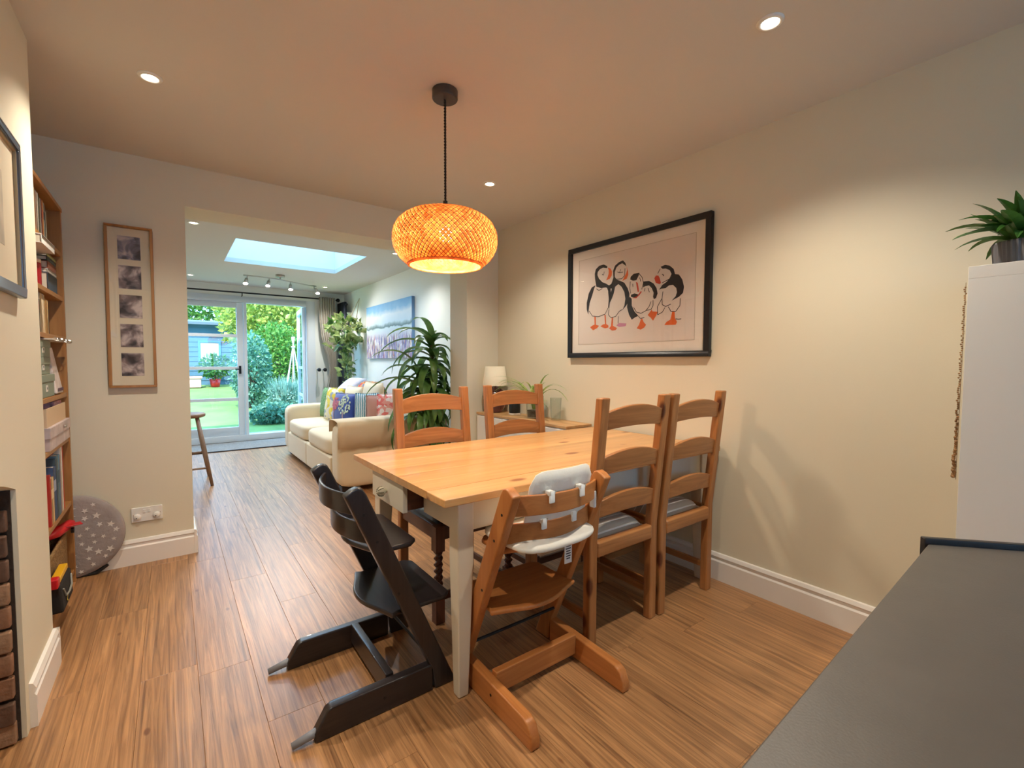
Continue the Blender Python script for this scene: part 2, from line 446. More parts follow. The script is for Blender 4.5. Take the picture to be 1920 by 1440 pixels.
# baseboards
def prof(s=1): return [(0, 0), (.018, 0), (.018, .104), (.012, .112), (.012, .124), (.017, .131), (.010, .147), (0, .150)]
bb = MB(); bb.prism([(XR - d, z) for d, z in prof()], 'y', YF, YB); struct('baseboard_right', bb, M_trim, 'white moulded baseboard along the dining wall')
bb = MB(); bb.prism([(YB - d, z) for d, z in prof()], 'x', -0.42, OL); bb.prism([(OL + .0004 + d, z) for d, z in prof()], 'y', YB - .0176, YB + .3)
struct('baseboard_back', bb, M_trim, 'white moulded baseboard under the wall socket')
bb = MB(); bb.prism([(YB - d, z) for d, z in prof()], 'x', OR, XR); bb.prism([(OR - .0004 - d, z) for d, z in prof()], 'y', YB - .0176, YB + .3)
struct('baseboard_back_right', bb, M_trim, 'white moulded baseboard beside the slim sideboard')
bb = MB(); bb.prism([(XL + d, z) for d, z in prof()], 'y', 2.10, 2.487); bb.prism([(2.4874 + d, z) for d, z in prof()], 'x', -0.44, XL + .0176)
struct('baseboard_left', bb, M_trim, 'white moulded baseboard on the chimney breast')
bb = MB(); bb.prism([(XE - d, z) for d, z in prof()], 'y', YB + .3, YX); struct('baseboard_extension', bb, M_trim, 'white baseboard behind the sofa')

# ------------------------------------------------------------------ garden doors
def door_leaf(name, label):
    """Local: hinge edge at x=0, leaf to x=0.82, thickness y 0..0.045."""
    d = struct(name, MB().box(0, .085, 0, .045, .105, 2.075).box(.735, .82, 0, .045, .105, 2.075).box(.085, .735, 0, .045, .105, .225).box(.085, .735, 0, .045, 2.0, 2.075), M_frame, label, bevel=.004)
    for z in (.64, 1.105, 1.585): B(.085, .735, .008, .037, z - .022, z + .022).build('glazing_bar', M_frame, d, bevel=.003)
    zs = [.225, .64, 1.105, 1.585, 2.0]
    for i in range(4):
        B(.085, .735, .02, .026, zs[i] + (.022 if i else 0), zs[i + 1] - (.022 if i < 3 else 0)).build('pane', M_pane, d)
    hb = MB().box(.752, .782, -.012, 0, 1.02, 1.14).tube([(.767, -.012, 1.09), (.767, -.045, 1.09), (.70, -.045, 1.09)], .008)
    hb.build('handle', M_blackm, d)
    return d
dl = door_leaf('door_1', 'closed white glazed garden door with four panes'); dl.location = (0.06, YX + .03, 0)
dr = door_leaf('door_2', 'white glazed garden door standing open outward'); dr.location = (1.755, YX + .06, 0); dr.rotation_euler = (0, 0, R(84))
d3 = door_leaf('door_3', 'white glazed side panel left of the closed garden door'); d3.location = (-.80 + .04, YX + .03, 0)
fr = MB().box(DL, DL + .045, YX, YX + .1, .0, DT).box(1.76, DR, YX - .01, YX + .1, 0, DT).box(DL + .045, 1.76, YX - .01, YX + .1, 2.08, DT).box(DL + .045, 1.76, YX, YX + .12, 0, .10).box(.885, .925, YX + .005, YX + .09, .1, 2.08)
struct('trim_1', fr, M_frame, 'white frame around the garden doors', bevel=.004)

# ------------------------------------------------------------------ garden
M_lawn = mat('lawn_grass', (104, 132, 66), 0.9, bump=0.8, bscale=60, var=0.28, vscale=1.4)
lw = MB()
def gz(y): return 0.0 if y < 8.9 else (y - 8.9) * 0.057
for i in range(12):
    ya, yb_ = 8.9 + i * 1.6, 8.9 + (i + 1) * 1.6
    lw.add([(-12, ya, gz(ya) - .01), (12, ya, gz(ya) - .01), (12, yb_, gz(yb_) - .01), (-12, yb_, gz(yb_) - .01)], [(0,1,2,3)])
struct('floor_lawn', lw, M_lawn, 'sunlit green lawn rising gently away from the patio')
pat = struct('floor_patio', B(-4, 5, YX + .15, 8.9, -.1, -.012), mat('patio_bed', (120, 118, 112), .9), 'pale stone paving outside the garden doors')
M_slab = mat('patio_slab', (160, 160, 156), .8, bump=.2, bscale=30, var=.12, vscale=3)
sl = None
for i in range(8):
    if sl is None: sl = B(.004, .596, .004, .40, -.03, .0).build('paving_slab', M_slab, pat, bevel=.004)
    for j in range(2):
        o = sl if (i == 0 and j == 0) else bpy.data.objects.new('paving_slab', sl.data)
        if o is not sl: COL.objects.link(o); o.parent = pat
        o.location = (-1.2 + i * .6, YX + .16 + j * .40, 0)
# shed
gs = gz(17)
sh = thing('garden_shed', 'blue grey weatherboard shed with a window beyond the lawn', 'shed', (0.3, 17.3, gs))
M_shed = mat('shed_paint', (66, 100, 116), .7, var=.1, vscale=3)
B(-2.4, 1.3, .05, 2.2, 0, 1.95).build('body', M_shed, sh)
bd = None
for i in range(13):
    if bd is None: bd = MB().prism([(0, 0), (-.022, 0), (-.008, .15), (0, .15)], 'x', -2.4, 1.3).build('board', M_shed, sh); o = bd
    else: o = bpy.data.objects.new('board', bd.data); COL.objects.link(o); o.parent = sh
    o.location = (0, .05, i * .15)
wn = MB().box(.38, .44, -.02, .05, .66, 1.40).box(.92, .98, -.02, .05, .66, 1.40).box(.44, .92, -.02, .05, .66, .72).box(.44, .92, -.02, .05, 1.34, 1.40).build('window', mat('shed_trim', (70, 120, 160), .6), sh)
B(.44, .92, .0, .04, .72, 1.34).build('pane', mat('shed_pane', (176, 176, 166), .2), wn)
MB().prism([(-.25, 1.88), (2.4, 2.12), (2.4, 2.2), (-.25, 1.96)], 'x', -2.6, 1.45).build('roof', mat('shed_roof', (90, 104, 112), .8), sh)
# potted plant by the shed
pp = thing('potted_bush', 'round green bush in a red pot before the shed', 'plant', (1.06, 16.6, gz(16.6)))
MB().lathe([(.0, 0), (.11, 0), (.15, .24), (.138, .24), (.13, .21), (0, .21)], 20).build('pot', mat('red_glaze', (214, 40, 40), .4), pp, smooth=True)
fb = MB(); r1 = random.Random(3); leaf_cloud(fb, (0, 0, .62), (.38, .38, .36), 600, .11, r1, .2)
fb.build('foliage', leafmat('leaf_dark', (40, 92, 40), (84, 140, 62)), pp)
MB().tube([(0, 0, .2), (0, 0, .6)], .02).build('stem', mat('bark', (92, 74, 56), .9), pp)
pb = thing('planter_box', 'pale terracotta trough planter beside the red pot', 'planter', (.42, 16.5, gz(16.5)))
MB().box(-.28, .28, -.14, .14, 0, .30).build('trough', mat('pale_terracotta', (214, 170, 150), .8), pb, bevel=.02)
B(-.31, .31, -.17, .17, .27, .33).build('rim', mat('pale_terracotta', (214, 170, 150), .8), pb, bevel=.01)
# house beyond
hs = thing('neighbour_house', 'pale pink rendered house far beyond the trees', 'house', (-1.5, 31, 1.0))
B(-5, 2.4, 0, 6, 0, 6.0).build('wall', mat('pink_render', (236, 214, 214), .8), hs)
MB().prism([(-.5, 6.0), (6.5, 6.0), (3, 8.6)], 'x', -5.3, 2.7).build('roof', mat('slate_roof', (120, 104, 104), .8), hs)
B(-5.2, 2.6, -.14, 0, 3.35, 3.5).build('gutter', mat('gutter_grey', (190, 190, 196), .5), hs)
for wx in (-3.6, -.6, 1.2): B(wx, wx + .9, -.03, .02, 3.9, 5.1).build('window', mat('far_window', (150, 170, 190), .2), hs)

M_bark = mat('bark', (92, 74, 56), .9)
def bush(name, label, cat, loc, rad, n, size, mt, seed, h0=None, group=None, extra=None):
    t = thing(name, label, cat, loc, 0, group)
    rr = random.Random(seed); fb = MB()
    leaf_cloud(fb, (0, 0, rad[2] if h0 is None else h0), rad, n, size, rr, .35)
    if extra: extra(fb, rr)
    f = fb.build('foliage', mt, t)
    sm = MB()
    hc = (rad[2] if h0 is None else h0)
    sm.tube([(0, 0, 0), (.02, 0, hc * .6), (0, .02, hc)], [.05 + .03 * rad[0], .04 + .02 * rad[0], .02])
    for k in range(5):
        a = k * 1.26 + seed; sm.tube([(0, 0, hc * .4), (math.cos(a) * rad[0] * .35, math.sin(a) * rad[1] * .35, hc * .8), (math.cos(a) * rad[0] * .6, math.sin(a) * rad[1] * .6, hc * 1.15)], [.03, .02, .008], 6)
    sm.build('stem', M_bark, t)
    return t
L_yel = leafmat('leaf_yellow', (128, 152, 56), (196, 198, 104), .45)
L_mid = leafmat('leaf_mid', (66, 118, 46), (120, 164, 72), .4)
L_drk = leafmat('leaf_deep', (40, 80, 40), (78, 122, 64), .35)
L_teal = leafmat('leaf_teal', (66, 118, 96), (118, 162, 134), .35)
L_lav = leafmat('leaf_lavender', (96, 134, 118), (146, 176, 158), .3)
bush('garden_tree', 'yellow leaved tree behind the white cane wigwam', 'tree', (2.5, 14.6, gz(14.6)), (1.5, 1.1, 1.25), 4600, .17, L_yel, 11, 2.15)
bush('garden_tree', 'tall deep green tree closing the garden behind the yellow tree', 'tree', (4.1, 19.9, gz(19.9)), (2.2, 1.0, 1.9), 5600, .22, L_drk, 12, 2.0)
bush('garden_tree', 'mid green tree rising behind the shed roof', 'tree', (1.6, 23.0, gz(21)), (1.9, 1.2, 1.7), 4600, .2, L_mid, 13, 2.4)
bush('garden_tree', 'pale yellow green tree left of the shed tree', 'tree', (-2.5, 24.0, gz(20)), (1.8, 1.2, 1.6), 3600, .2, L_yel, 14, 2.6)
bush('garden_tree', 'deep green tree on the right garden boundary', 'tree', (5.2, 12.2, gz(12.2)), (1.3, 1.5, 1.4), 3200, .17, L_drk, 15, 1.5)
bush('shrub', 'bright mid green shrub under the yellow tree', 'shrub', (2.15, 13.0, gz(13)), (.85, .6, .95), 3200, .11, L_mid, 16, 1.0)
bush('shrub', 'blue green shrub at the left side of the doorway view', 'shrub', (1.45, 11.9, gz(11.9)), (.40, .42, .85), 2200, .09, L_teal, 17, .85)
def spikes(fb, rr):
    for _ in range(260):
        a = rr.uniform(0, 6.28); q = rr.uniform(0, .3)
        leaf_strip(fb, (math.cos(a) * q, math.sin(a) * q, .25), a, rr.uniform(.35, .6), .022, R(rr.uniform(62, 88)), rr.uniform(0, .3), 3)
bush('lavender_bush', 'silver green lavender bush with upright spikes', 'shrub', (1.95, 10.8, gz(10.8)), (.34, .36, .3), 1300, .07, L_lav, 19, .32, extra=spikes)
bush('shrub', 'low pale green border plant spilling onto the lawn edge', 'shrub', (1.55, 9.75, gz(9.75)), (.42, .3, .2), 1300, .08, L_teal, 20, .16)
bush('shrub', 'light green leafy shrub beside the open garden door', 'shrub', (2.86, 11.2, gz(11.2)), (.30, .45, .55), 1500, .09, L_mid, 21, .55)
tp = thing('cane_wigwam', 'white cane wigwam plant support among the shrubs', 'plant support', (2.36, 12.0, gz(12)))
M_cane = mat('white_cane', (200, 196, 192), .6)
for k in range(6):
    a = k * math.pi / 3 + .2
    MB().tube([(math.cos(a) * .26, math.sin(a) * .26, 0), (-math.cos(a) * .035, -math.sin(a) * .035, 1.62)], .013, 6).build('cane', M_cane, tp)
MB().lathe([(.04, 1.36), (.05, 1.38), (.04, 1.40)], 10, cap=False).build('tie', M_cane, tp)

# ------------------------------------------------------------------ recessed downlights
M_lens = emis('downlight_lens', (255, 240, 215), 14.0)
def downlight(x, y, z, label, watts, warm=WARM, size=128):
    t = thing('downlight', label, 'downlight', (x, y, z), 0, 'recessed ceiling downlights')
    MB().lathe([(.028, -.001), (.030, -.007), (.040, -.006), (.044, -.0005), (.044, 0), (.028, 0)], 28, cap=False).build('bezel', M_white, t, smooth=True)
    MB().lathe([(0, -.002), (.028, -.002), (.028, -.0005), (0, -.0005)], 24).build('lens', M_lens, t)
    ld = bpy.data.lights.new('downlight_lamp', 'SPOT'); ld.energy = watts; ld.color = warm; ld.spot_size = R(size); ld.spot_blend = 1.0; ld.shadow_soft_size = .022
    lo = bpy.data.objects.new('downlight_lamp', ld); COL.objects.link(lo); lo.parent = t; lo.location = (0, 0, -.02)
    return t
downlight(-0.041, 2.494, H, 'lit downlight in the dining ceiling beside the chimney breast', SPOT_W)
downlight(1.708, 0.80, H, 'lit downlight in the dining ceiling over the floor before the paired chairs', SPOT_W * 1.1)
downlight(1.732, 2.594, H, 'lit downlight in the dining ceiling beyond the woven pendant', SPOT_W)
downlight(-0.041, 0.80, H, 'lit downlight in the dining ceiling on the kitchen side of the fireplace', SPOT_W)
downlight(0.175, 4.589, HE, 'lit downlight in the garden room ceiling nearest the opening', SPOT_W * .85, (1, .97, .93))
downlight(0.23, 7.346, HE, 'lit downlight in the garden room ceiling above the closed door', SPOT_W * .85, (1, .97, .93))
downlight(1.896, 7.30, HE, 'lit downlight in the garden room ceiling beside the curtain', SPOT_W * .85, (1, .97, .93))
downlight(1.9, 4.6, HE, 'lit downlight in the garden room ceiling over the near sofa arm', SPOT_W * .55, (1, .97, .93))
# ------------------------------------------------------------------ dining table
tb = thing('dining_table', 'pine topped dining table with cream painted legs and end drawer', 'table', (1.548, 1.7875, 0))
TX, TY = 0.843, 0.4675
n = 7; bw = 2 * TY / n
for i in range(n):
    ya, yb_ = -TY + i * bw, -TY + (i + 1) * bw
    B(-TX, TX, ya + (.0002 if i else 0), yb_ - (.0002 if i < n - 1 else 0), .722, .75).build('tabletop_board', M_top, tb, bevel=.004 if i in (0, n - 1) else .0008)
lx, ly = TX - .085 - .031, TY - .060 - .031
rx = 0.797      # the wall end legs stand almost flush with the top's end
for sx in (-1, 1):
    for sy in (-1, 1):
        cx, cy = (-lx if sx < 0 else rx), sy * ly
        mb = MB()
        secs = [(0, .021), (.50, .033), (.56, .033), (.722, .033)]
        vs = []; fs = []
        for z, h in secs:
            ox = cx + sx * (.033 - h) * .6; oy = cy + sy * (.033 - h) * .6
            vs += [(ox - h, oy - h, z), (ox + h, oy - h, z), (ox + h, oy + h, z), (ox - h, oy + h, z)]
        for k in range(len(secs) - 1):
            for j in range(4): fs.append((k*4+j, k*4+(j+1)%4, (k+1)*4+(j+1)%4, (k+1)*4+j))
        fs += [(3,2,1,0), tuple(len(vs) - 4 + j for j in range(4))]
        mb.add(vs, fs).build('leg', M_cream, tb, bevel=.006)
for sy in (-1, 1): B(-lx + .03, rx - .03, sy * (ly + .012) - .011, sy * (ly + .012) + .011, .60, .722).build('apron', M_cream, tb, bevel=.002)
B(rx - .011, rx + .011, -ly + .03, ly - .03, .60, .722).build('apron', M_cream, tb, bevel=.002)
# end with the drawer: apron pieces left and right of it
B(-lx - .022, -lx, -ly + .03, -.115, .60, .722).build('apron', M_cream, tb, bevel=.002)
B(-lx - .022, -lx, .245, ly - .03, .60, .722).build('apron', M_cream, tb, bevel=.002)
dw = MB().box(-lx - .105, -lx - .085, -.105, .235, .605, .715)
dob = dw.build('drawer', M_cream, tb, bevel=.003)
M_dw = M_pined['x']
MB().box(-lx - .085, -lx + .25, -.098, -.085, .612, .70).box(-lx - .085, -lx + .25, .215, .228, .612, .70).box(-lx - .085, -lx + .25, -.085, .215, .612, .62).build('drawer_box', M_dw, dob)
kn = MB().sphere((-lx - .128, .065, .66), .021, 16, 10, (.85, 1, 1)); kn.tube([(-lx - .105, .065, .66), (-lx - .12, .065, .66)], .009)
knob = kn.build('knob', mat('cream_ceramic', (206, 196, 170), .25), dob, smooth=True)
lb = MB()
for k in range(8):
    a = k * math.pi / 4
    lb.tube([(-lx - .145, .065 + math.cos(a) * .010, .66 + math.sin(a) * .010), (-lx - .136, .065 + math.cos(a) * .019, .66 + math.sin(a) * .019), (-lx - .124, .065 + math.cos(a) * .0215, .66 + math.sin(a) * .0215)], .0022, 5)
lb.build('knob_ribs', mat('knob_line', (120, 110, 84), .4), dob)

# ------------------------------------------------------------------ ladder back chairs
M_pad = None
def stripe_mat():
    mt = bpy.data.materials.new('striped_pad'); mt.use_nodes = True
    nt = mt.node_tree; L = nt.links.new; b = nt.nodes['Principled BSDF']; b.inputs['Roughness'].default_value = .85
    tc = nt.nodes.new('ShaderNodeTexCoord'); sp = nt.nodes.new('ShaderNodeSeparateXYZ'); L(tc.outputs['Object'], sp.inputs[0])
    mu = nt.nodes.new('ShaderNodeMath'); mu.operation = 'MULTIPLY'; mu.inputs[1].default_value = 14.0; L(sp.outputs['Y'], mu.inputs[0])
    fr_ = nt.nodes.new('ShaderNodeMath'); fr_.operation = 'FRACT'; L(mu.outputs[0], fr_.inputs[0])
    cr = nt.nodes.new('ShaderNodeValToRGB'); cr.color_ramp.interpolation = 'CONSTANT'
    e = cr.color_ramp.elements; e[0].position = 0; e[0].color = lin((186, 166, 146)); e[1].position = .42; e[1].color = lin((246, 240, 228))
    for p, c in ((.50, (212, 198, 176)), (.92, (246, 240, 228))):
        q = e.new(p); q.color = lin(c)
    L(fr_.outputs[0], cr.inputs['Fac']); L(cr.outputs['Color'], b.inputs['Base Color'])
    return mt
M_stripe = stripe_mat()
M_leather = mat('dark_leather', (52, 40, 36), .35, bump=.15, bscale=90)

def puff(mb, x0, x1, y0, y1, z0, z1, n=10, e=4.0):
    """A softly domed pad."""
    vs, fs = [], []
    for i in range(n + 1):
        for j in range(n + 1):
            u, v = 2 * i / n - 1, 2 * j / n - 1
            hgt = (1 - abs(u) ** e) ** .5 * (1 - abs(v) ** e) ** .5
            vs.append((x0 + (x1 - x0) * i / n, y0 + (y1 - y0) * j / n, z0 + (z1 - z0) * hgt))
    for i in range(n):
        for j in range(n): a = i * (n + 1) + j; fs.append((a, a + n + 1, a + n + 2, a + 1))
    base = len(vs)
    vs += [(x0, y0, z0 - .004), (x1, y0, z0 - .004), (x1, y1, z0 - .004), (x0, y1, z0 - .004)]
    fs.append((base + 3, base + 2, base + 1, base))
    mb.add(vs, fs); return mb

def ladder_chair(name, label, twist, group, loc, rotz):
    t = thing(name, label, 'chair', loc, rotz, group)
    W = .45; hw = W / 2; pw = .046
    P = M_pine; Q = M_pined if twist else M_pine
    def py(z): return 0.0 if z < .46 else -.062 * (z - .46) / .6
    for s in (-1, 1):
        mb = MB(); vs = []; fs = []
        for z in (0, .25, .46, .75, 1.06):
            y = py(z); x0, x1 = (s * hw, s * (hw - pw)); x0, x1 = min(x0, x1), max(x0, x1)
            vs += [(x0, y - .019, z), (x1, y - .019, z), (x1, y + .021, z), (x0, y + .021, z)]
        for k in range(4):
            for j in range(4): fs.append((k*4+j, k*4+(j+1)%4, (k+1)*4+(j+1)%4, (k+1)*4+j))
        fs += [(3,2,1,0), (16,17,18,19)]
        mb.add(vs, fs).build('back_post', P['z'], t, bevel=.006)
    xi = hw - pw + .004
    for zb, zt in ((.928, 1.026), (.742, .838), (.556, .652)):
        vs = []; m_ = 12; poly_t, poly_b = [], []
        for k in range(m_ + 1):
            x = -xi + 2 * xi * k / m_; a = 1 - (x / xi) ** 2
            poly_t.append((x, zt - .030 + .030 * a)); poly_b.append((x, zb - .004 + .012 * a))
        yy = py((zb + zt) / 2)
        mb = MB(); nn = m_ + 1; V = []; Fc = []
        for (x, z), (x2, z2) in zip(poly_b, poly_t):
            bow = -.012 * (1 - (x / xi) ** 2)
            V += [(x, py(z) - .010 + bow, z), (x, py(z) + .010 + bow, z), (x2, py(z2) + .010 + bow, z2), (x2, py(z2) - .010 + bow, z2)]
        for k in range(m_):
            for j in range(4): Fc.append((k*4+j, k*4+(j+1)%4, (k+1)*4+(j+1)%4, (k+1)*4+j))
        Fc += [(0,1,2,3), (m_*4+3, m_*4+2, m_*4+1, m_*4)]
        mb.add(V, Fc).build('slat', P['x'], t, bevel=.004)
    D = .40
    B(-xi, xi, -.024, .016, .385, .452).build('seat_rail', Q['x'], t, bevel=.010)
    B(-hw + .03, hw - .03, D - .02, D + .012, .385, .452).build('seat_rail', Q['x'], t, bevel=.008)
    for s in (-1, 1):
        B(s * (hw - .023) - .014, s * (hw - .023) + .014, .02, D - .02, .385, .452).build('seat_rail', Q['y'], t, bevel=.006)
    pad = puff(MB(), -hw + .042, hw - .042, .012, D - .012, .440, .490)
    pad.build('seat_pad', M_leather if twist else M_stripe, t, smooth=True)
    for s in (-1, 1):
        x = s * (hw - .025); y = D - .006
        if not twist:
            B(x - .022, x + .022, y - .022, y + .022, 0, .40).build('front_leg', P['z'], t, bevel=.005)
        else:
            mb = MB().box(x - .023, x + .023, y - .023, y + .023, .335, .452).box(x - .022, x + .022, y - .022, y + .022, 0, .155)
            V, Fc = [], []; N = 44; S = 12
            for k in range(N + 1):
                z = .155 + .18 * k / N; ph = s * 2 * math.pi * 3.0 * k / N
                for j in range(S):
                    a = 2 * math.pi * j / S
                    rr_ = .0165 + .0055 * math.cos(2 * (a - ph))
                    V.append((x + rr_ * math.cos(a), y + rr_ * math.sin(a), z))
            for k in range(N):
                for j in range(S): Fc.append((k*S+j, k*S+(j+1)%S, (k+1)*S+(j+1)%S, (k+1)*S+j))
            mb.add(V, Fc).build('twist_leg', Q['z'], t)
    for s in (-1, 1):
        for z in ((.10,) if twist else (.13,)):
            B(s * (hw - .024) - .009, s * (hw - .024) + .009, .018, D - .022, z - .016, z + .016).build('stretcher', Q['y'], t, bevel=.003)
    B(-xi, xi, D - .015, D + .003, .10, .135).build('stretcher', Q['x'], t, bevel=.003)
    return t
G = 'pine ladder back chairs around the dining table'
ladder_chair('dining_chair', 'pine ladder back chair with striped pad behind the wooden high chair', False, G, (1.588, 1.318, 0), 0)
ladder_chair('dining_chair', 'pine ladder back chair with striped pad next to the dining wall', False, G, (2.056, 1.312, 0), 0)
ladder_chair('dining_chair', 'pine ladder back chair with barley twist legs backing onto the sofa', True, G, (1.164, 2.262, 0), math.pi)
ladder_chair('dining_chair', 'pine ladder back chair with barley twist legs backing onto the slim sideboard', True, G, (1.752, 2.285, 0), math.pi)

# ------------------------------------------------------------------ adjustable high chairs
def curve_slat(mb, hwid, y0, sag, z0, z1, th, n=14, top_arch=0.0):
    V, Fc = [], []
    for k in range(n + 1):
        u = -1 + 2 * k / n; x = hwid * u; bow = -sag * (1 - u * u); zz = top_arch * (1 - u * u)
        V += [(x, y0 + bow - th / 2, z0), (x, y0 + bow + th / 2, z0), (x, y0 + bow + th / 2, z1 + zz), (x, y0 + bow - th / 2, z1 + zz)]
    for k in range(n):
        for j in range(4): Fc.append((k*4+j, k*4+(j+1)%4, (k+1)*4+(j+1)%4, (k+1)*4+j))
    Fc += [(0,1,2,3), (n*4+3, n*4+2, n*4+1, n*4)]
    return mb.add(V, Fc)

def plate_outline(w, yb, yf):
    """Seat plate outline: straight front with round corners, bowed back with small ears."""
    p = [(-w, yf - .03), (-w + .03, yf), (w - .03, yf), (w, yf - .03), (w, yb + .085), (w + .012, yb + .06), (w - .035, yb + .045)]
    for k in range(1, 8):
        u = 1 - 2 * k / 8; p.append((u * (w - .05), yb + .045 - .045 * (1 - u * u)))
    p += [(-w + .035, yb + .045), (-w - .012, yb + .06), (-w, yb + .085)]
    return p

def high_chair(label, wz, wy, wx, loc, rotz, gliders, cushions):
    t = thing('high_chair', label, 'high chair', loc, rotz)
    for s in (-1, 1):
        xa, xb = sorted((s * .195, s * .232))
        up_p = [(0, 0), (-.332, .764), (-.345, .786), (-.362, .792), (-.380, .786), (-.405, .770), (-.098, .075), (-.088, .0)]
        MB().prism(up_p, 'x', xa, xb).build('upright', wz, t, bevel=.006)
        run_p = [(-.098, .0), (-.098, .098), (-.450, .098), (-.468, .09), (-.505, .03), (-.505, .0)] if gliders else [(-.098, 0), (-.098, .098), (-.46, .085), (-.485, .072), (-.503, .035), (-.503, .0)]
        MB().prism(run_p, 'x', xa, xb).build('base_runner', wy, t, bevel=.006)
        if gliders:
            MB().tube([(s * .2135, -.43, .016), (s * .2135, -.50, .026), (s * .2135, -.57, .014)], [.010, .014, .011], 10).build('glider', mat('grey_glider', (128, 130, 138), .35), t, smooth=True)
    B(-.195, .195, -.262, -.232, .025, .105).build('cross_bar', wx, t, bevel=.004)
    MB().tube([(-.2, -.125, .155), (.2, -.125, .155)], .006, 8).build('tie_rod', M_blackm, t)
    MB().prism(plate_outline(.195, -.345, -.132), 'z', .538, .556).build('seat_plate', wx, t, bevel=.007, bseg=3)
    MB().prism(plate_outline(.195, -.300, .004), 'z', .302, .320).build('foot_plate', wx, t, bevel=.007, bseg=3)
    curve_slat(MB(), .197, -.355, .055, .690, .760, .012).build('backrest', wx, t, bevel=.004)
    curve_slat(MB(), .197, -.315, .055, .585, .655, .012).build('backrest', wx, t, bevel=.004)
    for s in (-1, 1):
        hb = MB()
        for y, z in ((-.345, .70), (-.30, .60), (-.225, .40), (-.28, .052)):
            hb.tube([(s * .2322, y, z), (s * .2332, y, z)], .005, 8)
        hb.build('bolt_heads', M_black, t)
    if cushions:
        mc = mat('quilted_cotton', (236, 230, 218), .9, bump=.2, bscale=30)
        sc_ = softbox(-.19, .19, -.405, -.10, .557, .598, 3.2, 12)
        sc_.v = [(x * (1.0 + .12 * max(0, min(1, (-.33 - y) / .05))), y, z - .012 * max(0, (-.35 - y) / .055) ** 1.5) for x, y, z in sc_.v]   # wider and drooping behind the uprights
        sc_.build('seat_cushion', mc, t, smooth=True)
        bc = MB(); V, Fc = [], []; N = 14; K = 6
        for k in range(N + 1):
            u = -1 + 2 * k / N; x = .01 + .150 * u; bow = -.052 * (1 - (x / .197) ** 2)
            for j in range(K + 1):
                v = j / K; z = .60 + .235 * v - (.05 * abs(u) ** 9 * v); th = .018 * (1 - abs(u) ** 4) ** .5 * (1 - abs(2 * v - 1) ** 4) ** .5
                V.append((x, -.318 - .045 * v + bow + .012 - th * .3, z)); V.append((x, -.318 - .045 * v + bow + .016 + th * 1.4, z))
        st = (K + 1) * 2
        for k in range(N):
            for j in range(K):
                a = k * st + j * 2
                Fc += [(a, a + 2, a + st + 2, a + st), (a + 1, a + st + 1, a + st + 3, a + 3)]
        for k in range(N):
            a = k * st; Fc.append((a, a + st, a + st + 1, a + 1)); b_ = a + K * 2; Fc.append((b_, b_ + 1, b_ + st + 1, b_ + st))
        for j in range(K):
            a = j * 2; Fc.append((a, a + 1, a + 3, a + 2)); b_ = N * st + j * 2; Fc.append((b_, b_ + 2, b_ + 3, b_ + 1))
        bc.add(V, Fc).build('back_cushion', mc, t, smooth=True)
        mw = mat('white_clip', (240, 238, 232), .4)
        for x in (-.075, .065):
            bow = -.055 * (1 - (x / .197) ** 2)
            MB().box(x - .012, x + .012, -.355 + bow - .016, -.355 + bow + .012, .752, .770).box(x - .012, x + .012, -.355 + bow - .016, -.355 + bow - .008, .728, .770).build('clip', mw, t, bevel=.004)
            MB().box(x - .012, x + .012, -.315 + bow - .016, -.315 + bow + .012, .648, .664).box(x - .012, x + .012, -.315 + bow - .016, -.315 + bow - .008, .628, .664).build('clip', mw, t, bevel=.004)
        B(.170, .184, -.375, -.350, .655, .720).build('clip', mw, t, bevel=.004)
        tg = B(.03, .065, -.3665, -.3645, .475, .560).build('care_label', mat('label_white', (238, 236, 232), .7), t)
        pr = MB()
        for k, wdt in enumerate((.012, .022, .024, .02, .023, .022, .018)): pr.box(.0475 - wdt / 2, .0475 + wdt / 2, -.3672, -.3665, .545 - k * .009, .549 - k * .009)
        pr.box(.043, .052, -.3672, -.3665, .552, .558)
        pr.build('print', mat('label_ink', (70, 70, 74), .7), tg)
    return t
M_grey = {a: wood('black_stained_beech_' + a, (34, 28, 29), (50, 42, 42), a, grain=40, along=2, rough=.33, coat=.25, bump=.05) for a in 'xyz'}
M_beech = {a: wood('beech_' + a, (178, 108, 54), (202, 132, 72), a, grain=34, along=1.6, rough=.4, coat=.1, bump=.05) for a in 'xyz'}
high_chair('black stained adjustable high chair at the table end', M_grey['z'], M_grey['y'], M_grey['x'], (0.838, 1.712, 0), -math.pi / 2, True, False)
high_chair('beech adjustable high chair with white quilted cushions', M_beech['z'], M_beech['y'], M_beech['x'], (1.09, 1.557, 0), 0, False, True)

# ------------------------------------------------------------------ woven pendant lamp
pd = thing('pendant_lamp', 'woven bamboo pendant lamp hanging over the dining table', 'lamp', (0.994, 1.842, 0))
MB().lathe([(0, H), (.056, H), (.056, H - .036), (.052, H - .040), (0, H - .040)], 32).build('ceiling_rose', mat('bronze_rose', (84, 74, 70), .4, metal=.4), pd, smooth=False, bevel=.002)
cd_ = MB()
for q in range(2):
    pts = []
    for k in range(121):
        z = H - .04 - (H - .04 - 1.905) * k / 120; a = k * .9 + q * math.pi
        pts.append((.0028 * math.cos(a), .0028 * math.sin(a), z))
    cd_.tube(pts, .003, 5)
cd_.build('cord', mat('twisted_cord', (30, 24, 22), .8), pd)
MB().lathe([(0, 1.913), (.010, 1.913), (.010, 1.89), (.026, 1.876), (.030, 1.867), (.012, 1.863), (.018, 1.815), (0, 1.815)], 20).build('lamp_holder', mat('bronze_rose', (84, 74, 70), .4), pd, smooth=True)
PROF = [(.030, 1.866), (.10, 1.863), (.158, 1.849), (.197, 1.824), (.220, 1.791), (.229, 1.754), (.227, 1.716), (.213, 1.680), (.188, 1.650), (.160, 1.631)]
